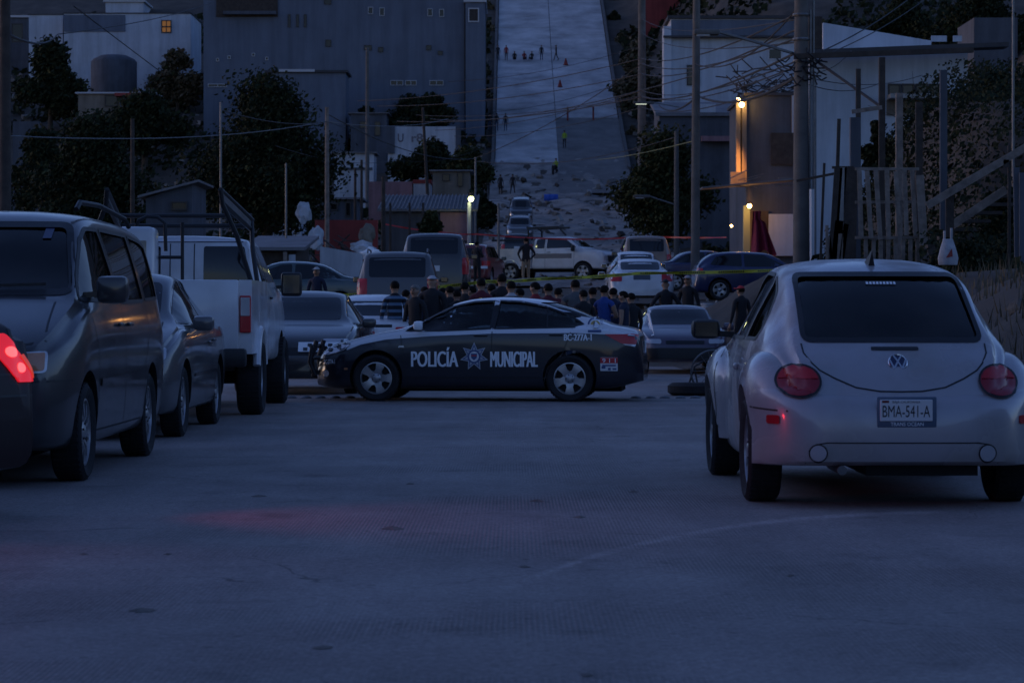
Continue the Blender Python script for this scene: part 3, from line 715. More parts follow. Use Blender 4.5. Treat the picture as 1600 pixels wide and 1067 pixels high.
# dry grass and stones along the right bank
mb = MB(); rnd = random.Random(9)
for i in range(5200):
    x = rnd.uniform(3.6, 7.5); y = rnd.uniform(15, 46); z = ground(x, y); s_ = rnd.uniform(.06, .28); a = rnd.uniform(0, 6.28); w_ = .012
    if noise.noise((x * 1.3, y * .8, 7)) < -.15: continue
    dx, dy = math.cos(a), math.sin(a); l = rnd.uniform(-.6, .6) * s_
    mb.add([(x - dx * w_, y - dy * w_, z - .02), (x + dx * w_, y + dy * w_, z - .02), (x + dy * l, y - dx * l, z + s_)], [(0, 1, 2)])
tag(link(bpy.data.objects.new('dry_grass', mb.mesh('dry_grass', M['dry'], solid=False))), 'dry brown grass on the bank behind the silver rounded car', 'grass', kind='stuff')
M['rock'] = mat('dusty rock', (.17, .15, .13), .95, var=.35, scale=6, bump=.5)
for i in range(26):
    y = rnd.uniform(17, 30); x = 3.7 + rnd.random() ** 1.5 * 2.2; r_ = rnd.uniform(.06, .24); bm = bmesh.new(); bmesh.ops.create_icosphere(bm, subdivisions=2, radius=r_)
    for v in bm.verts: v.co *= 1 + noise.noise(v.co * 5 / r_ * .2 + Vector((i, 0, 0))) * .5; v.co.z *= .7
    me = bpy.data.meshes.new('stone'); bm.to_mesh(me); bm.free(); me.materials.append(M['rock']); o = link(bpy.data.objects.new('stone', me)); o.location = (x, y, ground(x, y) + r_ * .3)
    tag(o, 'rough dusty stone lying on the dry bank at the right edge', 'stone', 'stones on the right bank')
# rubbish and rubble scattered on the slopes and the foot of the street
mb = MB(); rnd = random.Random(41)
for i in range(1500):
    y = rnd.uniform(64, 290); x = -2.5 - rnd.random() * y * .19 if i % 3 else rnd.uniform(-2, 11) if y < 236 else rnd.choice((-1, 1)) * rnd.uniform(7.5, 11) + 4.6
    s_ = y * .0011 * rnd.uniform(.4, 1.6); T = Matrix.Translation((x, y, ground(x, y) + s_ * .5)) @ Matrix.Rotation(rnd.uniform(0, 3), 4, (rnd.random(), rnd.random(), 1)); k = rnd.choice((0, 0, 0, 1, 2))
    mb.box(-s_, s_, -s_ * .6, s_ * .6, -s_ * .5, s_ * .4, k, T)
tag(link(bpy.data.objects.new('rubble', mb.mesh('rubble', [M['rock'], M['conc'], M['woodd']], solid=False))), 'scattered rubble and rubbish on the slopes below the houses', 'rubble', kind='stuff')
# small debris and stains of mud on the near road
for i, (a, b_, r_) in enumerate(((222, 957, .035), (505, 1015, .025), (820, 888, .022), (404, 777, .03), (262, 868, .018), (132, 868, .016), (640, 758, .03), (840, 785, .04), (905, 810, .03), (990, 770, .03), (612, 828, .045), (1235, 902, .02), (918, 1058, .02))):
    d = 4600 / (b_ - 488); mb = MB(); n = 10; rr = [rnd.uniform(.2, 1.0) * r_ for _ in range(n)]
    mb.add([(1.8 * rr[k] * math.cos(6.283 * k / n), 2.2 * rr[k] * math.sin(6.283 * k / n), 0) for k in range(n)] + [(0, 0, r_ * .35)], [(k, (k + 1) % n, n) for k in range(n)] + [tuple(range(n - 1, -1, -1))])
    o = mb.build('dirt_clod', M['rock']); o.location = (X(a, d), d, .008); tag(o, 'small dark clod of dirt lying on the grey road', 'dirt clod', 'clods of dirt on the road')

# ================================================================== buildings
M['bgrey'] = mat('grey rendered wall', (.125, .15, .195), .9, var=.12, scale=.25, bump=.15, bscale=2)
M['bgrey2'] = mat('grey block wall', (.085, .095, .115), .9, var=.2, scale=.8, bump=.3, bscale=4)
M['bwhite'] = mat('white rendered wall', (.47, .50, .54), .9, var=.15, scale=.5, bump=.15, bscale=3)
M['bwhite2'] = mat('clean white wall', (.47, .52, .58), .9, var=.14, scale=.4, bump=.15, bscale=3)
M['btan'] = mat('tan shack wall', (.20, .17, .135), .9, var=.25, scale=.8)
M['bred'] = mat('red painted wall', (.26, .045, .04), .9, var=.25, scale=.6)
M['bpink'] = mat('pink wall', (.26, .15, .16), .9, var=.25, scale=.8)
M['roof'] = mat('grey sheet roof', (.17, .17, .18), .8, .2, var=.3, scale=1.2)
M['roofd'] = mat('dark roof edge', (.05, .05, .055), .8, var=.3, scale=1)
M['pane'] = mat('dark window pane', (.010, .011, .013), .15)
M['frame'] = mat('white window frame', (.45, .46, .48), .6)
M['framed'] = mat('dark window frame', (.05, .045, .04), .7)
M['litpane'] = mat('warm lit pane', (.3, .12, .03), .5, emit=((1, .42, .10), .09))
def stain(m, lo=.6):
    t = m.node_tree; b = t.nodes['Principled BSDF']; src = b.inputs['Base Color'].links[0].from_socket; tc = t.nodes.new('ShaderNodeTexCoord'); mp = t.nodes.new('ShaderNodeMapping'); mp.inputs['Scale'].default_value = (1.1, 1.1, .10)
    n = t.nodes.new('ShaderNodeTexNoise'); n.inputs['Scale'].default_value = 1.0; n.inputs['Detail'].default_value = 7; n.inputs['Roughness'].default_value = .7; r = t.nodes.new('ShaderNodeMapRange'); r.inputs[1].default_value = .32; r.inputs[2].default_value = .58; r.inputs[3].default_value = lo
    mx = t.nodes.new('ShaderNodeMix'); mx.data_type = 'RGBA'; mx.blend_type = 'MULTIPLY'; mx.inputs[0].default_value = 1
    t.links.new(tc.outputs['Object'], mp.inputs[0]); t.links.new(mp.outputs[0], n.inputs['Vector']); t.links.new(n.outputs[0], r.inputs[0]); t.links.new(src, mx.inputs[6]); t.links.new(r.outputs[0], mx.inputs[7]); t.links.new(mx.outputs[2], b.inputs['Base Color'])
for q in ('bgrey', 'bgrey2', 'bwhite', 'bwhite2', 'btan', 'bred', 'bpink'): stain(M[q], .72 if q in ('bgrey', 'bwhite2') else .6)
class House:
    def __init__(s, name, label, px0, px1, top, d, depth, m, base=None, roof=None, over=.25, rt=.22, cat='house', group=None, z0=None, wall='wall', tilt=0, slant=0):
        s.d = d; s.x0, s.x1, s.zt = X(px0, d), X(px1, d), Z(top, d)
        g = min(ground(s.x0, d), ground(s.x1, d), ground(s.x0, d + depth), ground(s.x1, d + depth)) - .5 if z0 is None else z0
        if base is not None: g = min(g, Z(base, d) - .4)
        s.t = thing(name, label, cat, ((s.x0 + s.x1) / 2, d, g), 0, group); s.g = g; s.dep = depth
        zb = s.zt + slant
        mb = MB(); vs = [(s.x0, d, g), (s.x1, d, g), (s.x1, d + depth, g), (s.x0, d + depth, g), (s.x0, d, s.zt), (s.x1, d, s.zt + tilt), (s.x1, d + depth, zb + tilt), (s.x0, d + depth, zb)]
        mb.add(vs, [(3, 2, 1, 0), (4, 5, 6, 7), (0, 1, 5, 4), (1, 2, 6, 5), (2, 3, 7, 6), (3, 0, 4, 7)]); mb.build(wall, m, s.t, world=True)
        if roof:
            mb = MB(); o = over; e = .004
            vs = [(s.x0 - o, d - o, s.zt + e), (s.x1 + o, d - o, s.zt + tilt + e), (s.x1 + o, d + depth + o, zb + tilt + e), (s.x0 - o, d + depth + o, zb + e)]
            vs += [(a, b, c + rt) for a, b, c in vs]
            mb.add(vs, [(3, 2, 1, 0), (4, 5, 6, 7), (0, 1, 5, 4), (1, 2, 6, 5), (2, 3, 7, 6), (3, 0, 4, 7)]); mb.build('roof', roof, s.t, world=True)
    def window(s, a, b, w, h, fm=None, pm=None, bars=1, name='window', y=None):
        """centre px (a, b), pixel size w x h"""
        k = s.d / F; x, z = X(a, s.d), Z(b, s.d); hw, hh = w * k / 2, h * k / 2; y = s.d if y is None else y; f = max(.05, min(hw, hh) * .2)
        mb = MB()
        for p in ((x - hw, x + hw, z + hh - f, z + hh), (x - hw, x + hw, z - hh, z - hh + f), (x - hw, x - hw + f, z - hh + f, z + hh - f), (x + hw - f, x + hw, z - hh + f, z + hh - f)): mb.box(p[0], p[1], y - .09, y - .003, p[2], p[3])
        for i in range(1, bars): xx = x - hw + 2 * hw * i / bars; mb.box(xx - f * .4, xx + f * .4, y - .07, y - .004, z - hh + f, z + hh - f)
        o = mb.build(name, fm or M['frame'], s.t, world=True)
        MB().box(x - hw + f, x + hw - f, y - .03, y - .005, z - hh + f, z + hh - f).build('pane' if name == 'window' else 'leaf', pm or M['pane'], o, world=False)
        pn = o.children[0]; l = s.t.location; pn.data.transform(Matrix.Translation(-l)); return o
    def part(s, name, a0, a1, b0, b1, m, y0=-.1, y1=-.004):
        return MB().box(X(a0, s.d), X(a1, s.d), s.d + y0, s.d + y1, Z(b1, s.d), Z(b0, s.d)).build(name, m, s.t, world=True)

# left hillside
h = House('apartment_building', 'large blank grey apartment building with few small windows on the left hillside', 318, 726, -12, 250, 12, M['bgrey'], roof=M['roofd'])
for a, b, w_, h_ in ((579, 17, 8, 11), (597, 19, 8, 13), (672, 20, 8, 12), (690, 21, 8, 12)): h.window(a, b, w_, h_, bars=1)
for a, b, w_, h_ in ((513, 68, 9, 11), (512, 3, 11, 9), (575, 75, 12, 8), (595, 78, 8, 8), (670, 75, 8, 8), (688, 83, 8, 6)): h.window(a, b, w_, h_, M['framed'])
for a in (452, 465, 477): h.window(a, 33, 4, 20, M['framed'])
for a, b, w_, h_ in ((340, 134, 30, 5), (620, 130, 20, 8), (642, 130, 18, 8), (682, 130, 22, 8)): h.window(a, b, w_, h_, bars=2)
for a, b in ((340, 94), (358, 90), (396, 86), (417, 92), (397, 131)): h.window(a, b, 5, 5, M['frame'])
h.part('balcony_shade', 338, 434, -12, 27, M['woodd']); h.part('balcony_slab', 350, 432, 19, 24, M['bgrey2'], -.8, -.11)  # dark sheet on the wall stands in for the shade inside the balcony
h.part('drain_pipe', 725.2, 727.2, 0, 165, M['roofd'], -.15, -.02)
h = House('stair_tower', 'pale grey corner tower at the right end of the grey apartment building', 727.5, 757, 4, 249, 10, M['bgrey'], roof=M['frame'], over=.2); h.window(740, 24, 17, 22, M['frame'], M['woodd'])
h = House('flat_annex', 'small pale flat roofed annex in front of the grey apartment building', 418, 540, 114, 240, 5, M['bgrey'], roof=M['roofd']); h.part('roof_edge', 436, 492, 109, 113, M['frame'], -.3, -.26)
h = House('hill_house', 'white hillside house with one small lit window, upper left', 100, 298, 22, 268, 9, M['bwhite2'], roof=M['roofd'], rt=.1, over=.1)
h.window(260, 42, 16, 20, M['framed'], M['litpane'], 2)
MB().box(X(252, 267.8), X(268, 267.8), 267.87, 267.96, Z(43.5, 268), Z(41.5, 268)).build('window_bar', M['framed'], h.t, world=True)
h.part('upper_wall', 100, 196, 24, 50, M['bgrey'])
h = House('hill_house', 'low white house wing with a dark opening, beside the round tree', 45, 98, 24, 270, 8, M['bwhite2'], roof=M['roofd'], rt=.1, over=.1); h.window(128, 37, 14, 16, M['framed']); h.window(27, 52, 18, 30, M['framed'])
h = House('hill_house', 'small white house on the skyline above the white house wing', 165, 224, 4, 300, 6, M['bwhite2'], roof=M['frame'])
h = House('hill_house', 'low pale house at the far upper left behind the wooden pole', 2, 44, 28, 280, 6, M['bgrey2'], roof=M['frame'])
t = thing('water_tank', 'grey round topped tank below the white house with the lit window', 'tank', W(178, 133, 262)); tk = MB()
r_ = 36 * 262 / F; tk.lathe([(r_, -1.5), (r_, 2.3), (r_ * .9, 2.6), (r_ * .55, 3.0), (.2, 3.05)], 20, T=Matrix.Rotation(R(90), 4, 'X')); tk.build('shell', M['bgrey2'], t, True)
h = House('shack', 'low tan shack with a red awning and a dark doorway, left hillside', 122, 240, 147, 246, 5, M['btan'], roof=M['frame'], rt=.15, base=205)
h.part('awning', 182, 232, 147, 152, M['bred'], -1.2, -.02); h.window(174, 158, 20, 18, M['framed']); h.window(222, 182, 12, 40, M['framed'], name='door'); h.part('wall_panel', 186, 214, 153, 205, M['bgrey'])
h = House('garden_wall', 'weathered grey wall at the far left behind the dark trees', 20, 60, 190, 175, 1, M['bgrey2'], cat='wall')
h = House('shed', 'small shed with a slanted pale roof behind the tube cage', 228, 300, 310, 88, 4, M['bgrey2'], roof=M['roof'], tilt=.55, rt=.08); h.window(280, 322, 26, 14, M['framed'])
h = House('shack', 'pale shack wall under the concrete pole, left of the lettered wall', 522, 584, 240, 205, 4, M['bwhite'], base=286, roof=M['roof'], rt=.12); h.part('base_band', 530, 582, 262, 266, M['bgrey2'])
h = House('lettered_wall', 'white wall with faded dark painted letters on the left slope', 606, 718, 198, 232, 1, M['bwhite'], cat='wall', wall='masonry'); h.part('end_pier', 604, 617, 197, 240, M['bgrey2'], -.2, .3); h.part('end_pier', 712, 720, 196, 236, M['bgrey2'], -.2, .3)
for tx, a, w_ in (('U', 626, 9), ('r8', 652, 18), ('=-', 680, 14)):
    vs, fs = text_mesh(tx, .75, w_ * 232 / F, .02); MB().add([(X(a, 232) + u, 231.97, Z(222, 232) + v) for u, v in vs], fs).build('painted_letters', M['bluep'], h.t, world=True)
h = House('pink_wall', 'faded pink wall below the lettered wall', 576, 644, 284, 186, 1, M['bpink'], base=302, cat='wall', wall='masonry')
h = House('kiosk', 'white kiosk with a red roof band beside the pink wall', 646, 673, 287, 185, 3, M['bwhite'], base=300, roof=M['bred'], rt=.28, over=.05)
h = House('shed', 'wide shed with grey corrugated roof and pink end wall, centre left', 598, 738, 331, 118, 7, M['bgrey2'], roof=M['roof'], slant=1.0, rt=.08, base=372)
h.part('end_wall', 688, 736, 332, 376, M['bpink'])
for i in range(26):
    x = X(598, 118) - .2 + i * (h.x1 - h.x0 + .4) / 25; MB().beam((x, 117.7, h.zt + .12), (x, 125.2, h.zt + 1.12), .05, .05).build('roof_rib', M['roof'], h.t, world=True)
h = House('red_fence_wall', 'low red sheet wall behind the debris, centre left', 492, 590, 344, 100, .3, M['bred'], cat='wall', base=378, wall='sheet')
h = House('parapet_wall', 'pale plastered wall behind the teal car and the silver suv', 500, 566, 385, 86, .3, M['bwhite'], cat='wall', base=430, wall='masonry', tilt=-.25)
h = House('shelter', 'low shelter with a grey sheet roof right of the white pickup cab', 392, 462, 392, 76, 5, M['woodd'], roof=M['roof'], rt=.10, over=.3, base=430, slant=.5); h.part('post', 444, 450, 394, 430, M['wood'], -.35, -.2); h.part('side_panel', 452, 462, 398, 424, M['bwhite'], -.2, -.02)

# right side
h = House('hill_house', 'red painted house at the top beside the upper street', 1006, 1092, -10, 290, 7, M['bred'], base=24)
h = House('hill_house', 'grey house with an orange lit window on the top right ridge', 1176, 1330, 8, 300, 8, M['bgrey'], roof=M['roofd']); h.window(1226, 20, 12, 16, M['framed'], M['litpane']); h.window(1160, 20, 18, 10, M['framed']); h.part('pale_bay', 1290, 1328, 4, 40, M['bwhite'])
h = House('hill_house', 'pale house block on the ridge left of the orange lit window', 1116, 1175, -6, 296, 8, M['bwhite'], roof=M['roofd'])
h = House('white_house', 'broad white house with a dark roof line, right of the upper street', 1048, 1246, 30, 205, 10, M['bwhite2'], roof=M['roofd'], rt=.25, base=170)
h.part('upper_band', 1049, 1245, 32, 58, M['bgrey'], -.15, -.01); h.part('ledge', 1036, 1246, 57, 60, M['roofd'], -.6, -.16); h.window(1211, 85, 22, 18, M['frame']); h.window(1083, 118, 20, 32, M['framed']); h.window(1192, 38, 9, 14, M['frame'])
h.part('side_pier', 1037, 1048.5, 42, 160, M['bwhite2'], -.3, 2)
h = House('low_house', 'low grey house under the pale street lamp, right of the upper street', 1030, 1165, 182, 165, 6, M['bgrey2'], roof=M['roof'], slant=1.2, base=290); h.part('lamplit_patch', 1092, 1118, 163, 181, M['bwhite'], -.1, .1)  # white panel imitates the patch of roof lit by the street lamp
h.part('awning', 1095, 1150, 214, 222, M['bpink'], -.8, -.01)
h = House('block_house', 'grey block house with a dark board panel and an orange lit corner', 1166, 1252, 150, 104, 8, M['bgrey2'], base=440, roof=M['roofd'], rt=.12, over=.1)
h.part('board_panel', 1205, 1242, 208, 258, M['woodd']); h.part('side_strip', 1237, 1250, 150, 208, M['bwhite']); h.part('corner_pillar', 1150, 1156.5, 158, 292, M['btan'], -.15, .3); h.part('corner_pillar', 1159, 1166, 158, 292, M['btan'], -.19, .3); h.part('groove', 1156.6, 1158.9, 158, 292, M['woodd'], -.05, .3); h.part('lower_wall', 1200, 1250, 335, 400, M['bwhite2'], -.3, -.01); h.part('green_pillar', 1160, 1170, 322, 400, mat('pale green wall', (.2, .25, .17), .9), -.5, -.2); h.part('bracket', 1140, 1163, 270, 290, M['btan'], -.5, -.16)
h.part('doorway', 1174, 1200, 330, 400, M['woodd'], -.2, -.01)
t = thing('awning', 'collapsed sheet awning with loose boards over the ground floor of the block house', 'awning', W(1195, 310, 102)); rnd = random.Random(3)
MB().beam((-2.6, -.8, .35), (1.35, -.8, .72), 1.6, .06).build('sheet', M['roof'], t)
for i in range(7):
    a = Vector((rnd.uniform(-1.6, 1.2), -1.3, rnd.uniform(.45, .75))); b = a + Vector((rnd.uniform(.4, 1.1), rnd.uniform(-.2, .4), rnd.uniform(-.25, .45))); MB().beam(a, b, .09, .03).build('loose_board', M['wood'], t)
MB().beam((1.2, -1, -2.8), (1.2, -1, .6), .12, .12).build('post', M['wood'], t)
t = thing('rubbish_heap', 'heap of scrap and branches on the flat roof of the block house', 'scrap heap', W(1190, 150, 105)); rnd = random.Random(4); mb = MB()
for i in range(90):
    a = Vector((rnd.uniform(-1.2, 1.5), rnd.uniform(0, 2), .2 + rnd.random() ** 2 * 1.0)); b = a + Vector((rnd.uniform(-.7, .7), rnd.uniform(-.4, .4), rnd.uniform(-.2, .5))); mb.tube([a, b], .025, 4)
mb.build('scrap', M['woodd'], t, kind='stuff')
# white slab roofed house on the right
# more small houses crowding the left slope
for a0, a1, tp, d, bs, m_, lb in ((60, 118, 232, 160, 300, 'btan', 'low tan shack half hidden by the dark trees, far left'), (548, 604, 178, 238, 236, 'bgrey2', 'dark block shack behind the concrete pole, left of the lettered wall'), (420, 470, 262, 150, 320, 'bwhite', 'pale wall glimpsed through the broad leafy tree'),
                                  (676, 734, 268, 180, 300, 'btan', 'low tan hut behind the pale shrub, centre left'), (500, 560, 312, 128, 350, 'bgrey2', 'low grey hut left of the corrugated roof shed')):
    hh_ = House('hut', lb, a0, a1, tp, d, 4, M[m_], base=bs, roof=M['roof'], rt=.1, group='huts on the left slope'); hh_.window((a0 + a1) / 2 - 8, tp + (bs - tp) * .3, 12, 11, M['framed']); hh_.window((a0 + a1) / 2 + 14, tp + (bs - tp) * .4, 9, 22, M['framed'], name='door')
h = House('slab_house', 'big white house with a long slanted grey roof slab, right of the utility pole', 1268, 1512, 82, 82, 3, M['bwhite2'], base=420, wall='wall')
MB().beam((X(1255, 81.6), 81.2, Z(88, 82)), (X(1568, 81.6), 81.2, Z(76, 82)), 1.0, .14, up=(0, 0, 1)).build('roof_slab', M['roofd'], h.t, world=True)
mb = MB(); mb.add([(X(a, 84), y, Z(b, 84)) for y in (83.6, 88) for a, b in ((1284, 80), (1452, 80), (1452, 66), (1284, 38))], [(0, 1, 2, 3), (7, 6, 5, 4), (0, 4, 5, 1), (1, 5, 6, 2), (2, 6, 7, 3), (3, 7, 4, 0)]); mb.build('upper_wall', M['bwhite2'], h.t, world=True)
h.part('dark_door', 1262, 1283, 28, 78, M['woodd'], -.3, -.02)
for i in range(4): h.window(1397 + i * 21.5, 141, 20, 19, M['framed'], y=81.99)
h.part('sill_ledge', 1385, 1520, 150, 157, M['conc'], -.9, -.1); h.part('lower_band', 1385, 1470, 157, 180, M['btan'], -.12, -.01)
h.part('steel_pipe', 1271, 1274, 120, 400, M['steel'], -.3, -.2)
for i, (a, b, tx, mm) in enumerate(((1467, 61, 'green', 'bwhite'), (1496, 61, 'blue', 'bwhite'))):
    t = thing('sign_board', ('pale green board propped on the roof slab' if i == 0 else 'small white board beside the pale green board on the roof slab'), 'sign board', W(a, b, 84)); MB().rbox((0, 0, 0), (.52 if i == 0 else .3, .04, .2), .01, 1).build('board', M[mm], t)
h = House('hill_hut', 'grey concrete hut high on the dark right slope', 1522, 1590, 28, 108, 4, M['bgrey2'], base=60)

# ================================================================== poles, lamps, wires
def pole(label, px, top, d, wpx, m, base=None, name='utility_pole', cat='utility pole', group='poles along the street', lean=0., square=False):
    x = X(px, d); g = ground(x, d); zt = Z(top, d); r_ = wpx * d / F / 2
    t = thing(name, label, cat, (x, d, g), 0, group)
    if square: MB().beam((0, 0, -.5), (lean, 0, zt - g), 2 * r_, 2 * r_, up=(0, 1, 0)).build('shaft', m, t)
    else: MB().tube([(0, 0, -.5), (lean * .5, 0, (zt - g) * .5), (lean, 0, zt - g)], [r_ * 1.12, r_, r_ * .85], 10).build('shaft', m, t, True)
    t['_h'] = zt - g; return t
up = pole('thick concrete utility pole beside the white slab roofed house', 1252, -60, 60, 24, M['poleconc'])
hh = up['_h']; l = up.location
MB().tube([(.20, -.1, 2), (.21, -.1, 6.2)], .03, 6).tube([(.27, -.08, 2), (.28, -.08, 6.5)], .025, 6).build('conduit', M['steel'], up, True)
MB().beam((-.2, -.2, Z(90, 60) - l.z), (-.2 + 4.2, -.2, Z(80, 60) - l.z), .09, .12).build('cross_arm', M['woodd'], up)
for z_ in (62, 96, 24): MB().lathe([(.20, -.03), (.21, 0), (.20, .03)], 12, T=Matrix.Translation((0, 0, Z(z_, 60) - l.z)) @ Matrix.Rotation(R(90), 4, 'X')).build('clamp', M['steel'], up)
bx = MB()
for i in range(24):
    a = rnd.uniform(0, 6.28); p = Vector((rnd.uniform(-.3, .6), -.25, Z(rnd.uniform(92, 125), 60) - l.z)); q = p + Vector((rnd.uniform(-.5, .5), rnd.uniform(-.1, .1), rnd.uniform(-.35, .35))); bx.tube([p, (p + q) / 2 + Vector((0, 0, -.08)), q], .018, 4)
bx.build('cable_bundle', M['wire'], up)
pole('concrete street lamp pole above the dark blue hatchback', 1086, -40, 84, 13, M['poleconc'], lean=.05)
pole('grey pole beside the dark tree, right of the slope', 1057, 205, 120, 8, M['poleconc']); pole('pale concrete pole at the right edge of the upper street', 1003, -20, 215, 13, M['poleconc'])
pole('thin dark pole at the left edge of the upper street', 758, -20, 262, 4, M['woodd']); pole('thick wooden pole at the far left edge of the photo', 8, -40, 46, 19, M['woodd'])
pole('concrete pole in front of the grey apartment building', 574, 75, 200, 6, M['poleconc']); pole('wooden pole rising through the broad leafy tree', 511, 168, 98, 7, M['wood'])
pole('thin pale pole right of the white pickup cage', 447, 255, 80, 3.5, M['steel']); pole('slim steel pole behind the tube cage', 345, 160, 60, 4, M['steel']); pole('leaning pole in front of the lettered wall', 672, 168, 175, 5, M['woodd'], lean=-.5)
pole('dark post beside the dirt path, left', 207, 186, 80, 7, M['woodd']); pole('thin grey pole right of the lettered wall', 743, 246, 150, 3.5, M['steel']); pole('dark post in front of the corrugated roof shed', 599, 276, 92, 7, M['woodd'])
pole('pale pole beside the red emergency vehicle', 779, 318, 112, 4, M['steel']); pole('thin steel pole at the upper right edge', 1583, -20, 52, 4, M['steel'])
for a, tp, lb in ((555, 263, 'left'), (565, 250, 'right')): pole('dark post, the %s one of a pair beside the pale shack wall' % lb, a, tp, 120, 4.5, M['woodd'])
for a, q in ((610, 'left one'), (640, 'middle one'), (661, 'right one')): pole('short dark fence post before the corrugated roof shed, %s of three' % q, a, 317, 110, 4, M['woodd'], name='fence_post', cat='fence post', group='posts before the corrugated roof shed')
M['lampon'] = mat('lamp glow warm', (1, .8, .5), .3, emit=((1, .55, .16), 30))
M['lampw'] = mat('lamp glow pale', (.9, 1, .7), .3, emit=((.95, 1, .42), 6))
M['lampoff'] = mat('lamp lens pale', (.5, .52, .46), .3, emit=((.9, 1, .75), .5))
def bulb(label, a, b, d, r_, m, power=0, col=(1, .5, .16), cat='lamp', spot=None):
    p = W(a, b, d); t = thing('wall_lamp', label, cat, p); MB().ball((0, 0, 0), (r_, r_, r_), 10, 6).build('bulb', m, t, True); MB().lathe([(r_ * .5, r_ * .6), (r_ * .6, r_ * 2.2)], 8, T=Matrix.Rotation(R(90), 4, 'X')).build('socket', M['black'], t)
    if power:
        li = bpy.data.lights.new('bulb_light', 'SPOT' if spot else 'POINT'); li.energy = power; li.color = col; li.shadow_soft_size = r_; lo = bpy.data.objects.new('bulb_light', li); link(lo, t); lo.location = (0, -r_ * 1.6, -r_ * 1.2)
        if spot: li.spot_size = R(spot); li.spot_blend = .7; lo.rotation_euler = (R(5), R(3), 0)
bulb('glowing orange lamp, the upper one at the corner of the block house', 1154, 157, 103.55, .10, M['lampon'], 2600, (1, .36, .08), spot=24)
bulb('glowing orange lamp, the lower one of the pair at the block house corner', 1159, 164, 103.50, .11, M['lampon'], 2600, (1, .36, .08), spot=24)
bulb('glowing orange lamp above the crimson cloth', 1171, 322, 102.9, .09, M['lampon'], 22, (1, .40, .10))
bulb('tiny warm lamp beside the green pillar', 1143, 353, 103, .05, M['lampon'], 0)
bulb('pale glowing lamp on the corner of the corrugated roof shed', 736, 311, 116.5, .13, M['lampw'], 9, (.95, 1, .5))
MB_p = MB().tube([(X(733, 116.8), 116.8, 1.6), (X(733, 116.8), 116.8, Z(316, 116.8))], .09, 8).build('lamp_post', M['bwhite'], label='white post under the pale glowing lamp by the corrugated roof shed', cat='post')
def street_lamp(label, a, b, d, armpx, armpy, m, sz=1.):
    p = W(a, b, d); q = W(armpx, armpy, d); t = thing('street_lamp', label, 'street lamp', p)
    mb = MB().rbox((0, 0, 0), (.62 * sz, .26, .14), .06, 2); mb.build('lamp_head', M['poleconc'], t, True)
    MB().rbox((-.08 * sz, 0, -.07), (.32 * sz, .18, .06), .025, 2).build('lens', m, t, True)
    e = q - p; MB().tube([(.25 * sz, 0, .02), e * .5 + Vector((0, 0, .06)), e], .035, 6).build('arm', M['steel'], t, True)
street_lamp('cobra head street lamp on a long arm from the thick utility pole', 1104, 51, 60, 1240, 84, M['lens'], 1.)
street_lamp('faintly glowing street lamp on the pale pole right of the upper street', 1006, 161, 150, 1062, 168, M['lampoff'], 2.0)
street_lamp('small unlit street lamp beside the dark tree on the right', 1003, 307, 120, 1055, 320, M['lens'], 1.3)
def wire(label, pts, r_=.014, sag=.3, m=None, name='power_line', cat='cable', group='cables over the street'):
    out = []
    for (a, b) in zip(pts, pts[1:]):
        p, q = W(*a), W(*b)
        for i in range(14): t_ = i / 14; v = p.lerp(q, t_); v.z -= sag * 4 * t_ * (1 - t_); out.append(v)
    out.append(W(*pts[-1])); return MB().tube(out, r_, 5).build(name, m or M['wire'], label=label, cat=cat, group=group)
for i, (y0, y1, r_) in enumerate(((150, 68, .020), (158, 92, .02), (182, 128, .026), (172, 150, .016), (196, 142, .016), (205, 168, .016), (240, 100, .020))):
    wire('%s of seven thin black cables sagging across the upper street' % ('topmost', 'second', 'fourth', 'third', 'fifth', 'sixth', 'lowest')[i], [(560 + 30 * i, y0 + 8, 190), (1003, y1 + 24 if i < 3 else y1, 150), (1245, y1 - 46 if i != 6 else 60, 61)], r_ * 1.3, .5)
for i, (x0, y0, d0, x1, y1, d1) in enumerate(((700, 128, 230, 1003, 72, 215), (760, 176, 262, 1003, 118, 215), (672, 186, 175, 1086, 118, 84), (743, 252, 150, 1057, 214, 120), (511, 178, 98, 743, 248, 150), (1003, 30, 215, 1250, 30, 60), (1003, 52, 215, 1250, 66, 60), (1086, 100, 84, 1250, 8, 60))):
    wire('fine black cable, %s' % ('from the grey building corner to the pale concrete pole', 'low over the left kerb to the pale concrete pole', 'from the leaning pole to the lamp pole', 'between the thin grey pole and the pole by the dark tree', 'from the wooden pole to the thin grey pole', 'high between pale pole and utility pole', 'second high one between pale pole and utility pole', 'rising from the lamp pole to the utility pole')[i], [(x0, y0, d0), (x1, y1, d1)], .02, .6)
wire('thick black cable bundle drooping between the lamp pole and the utility pole', [(1030, 165, 150), (1090, 150, 86), (1248, 118, 60)], .04, .4)
for i, (a, b) in enumerate((((1248, 118, 60), (1440, 118, 76)), ((1248, 126, 60), (1380, 128, 70)), ((1330, 80, 70), (1250, 110, 60)))): wire('%s thin cable from the utility pole to the white slab roofed house' % ('upper', 'lower', 'shortest')[i], [a, b], .012, .25)
wire('thick cable stay running down from the utility pole', [(1275, 95, 60), (1378, 168, 56)], .035, 0); wire('thin cable crossing in front of the white slab roofed house', [(1285, 80, 62), (1425, -5, 75)], .018, .1); wire('second thin cable slanting up past the white slab roofed house', [(1300, 82, 62), (1470, -20, 78)], .014, .15)
wire('black cable slanting across the white house with the lit window', [(115, 10, 150), (250, 112, 200)], .035, 0); wire('long cable sagging from the far left pole to the grey building', [(8, 52, 46), (90, 54, 120), (330, 5, 240)], .03, .3)
wire('pale cable low across the broad leafy tree', [(0, 212, 60), (510, 190, 98), (700, 186, 150)], .016, .3, M['steel']); wire('faint cable through the broad leafy tree', [(345, 172, 60), (511, 190, 98), (574, 200, 200)], .014, .2)
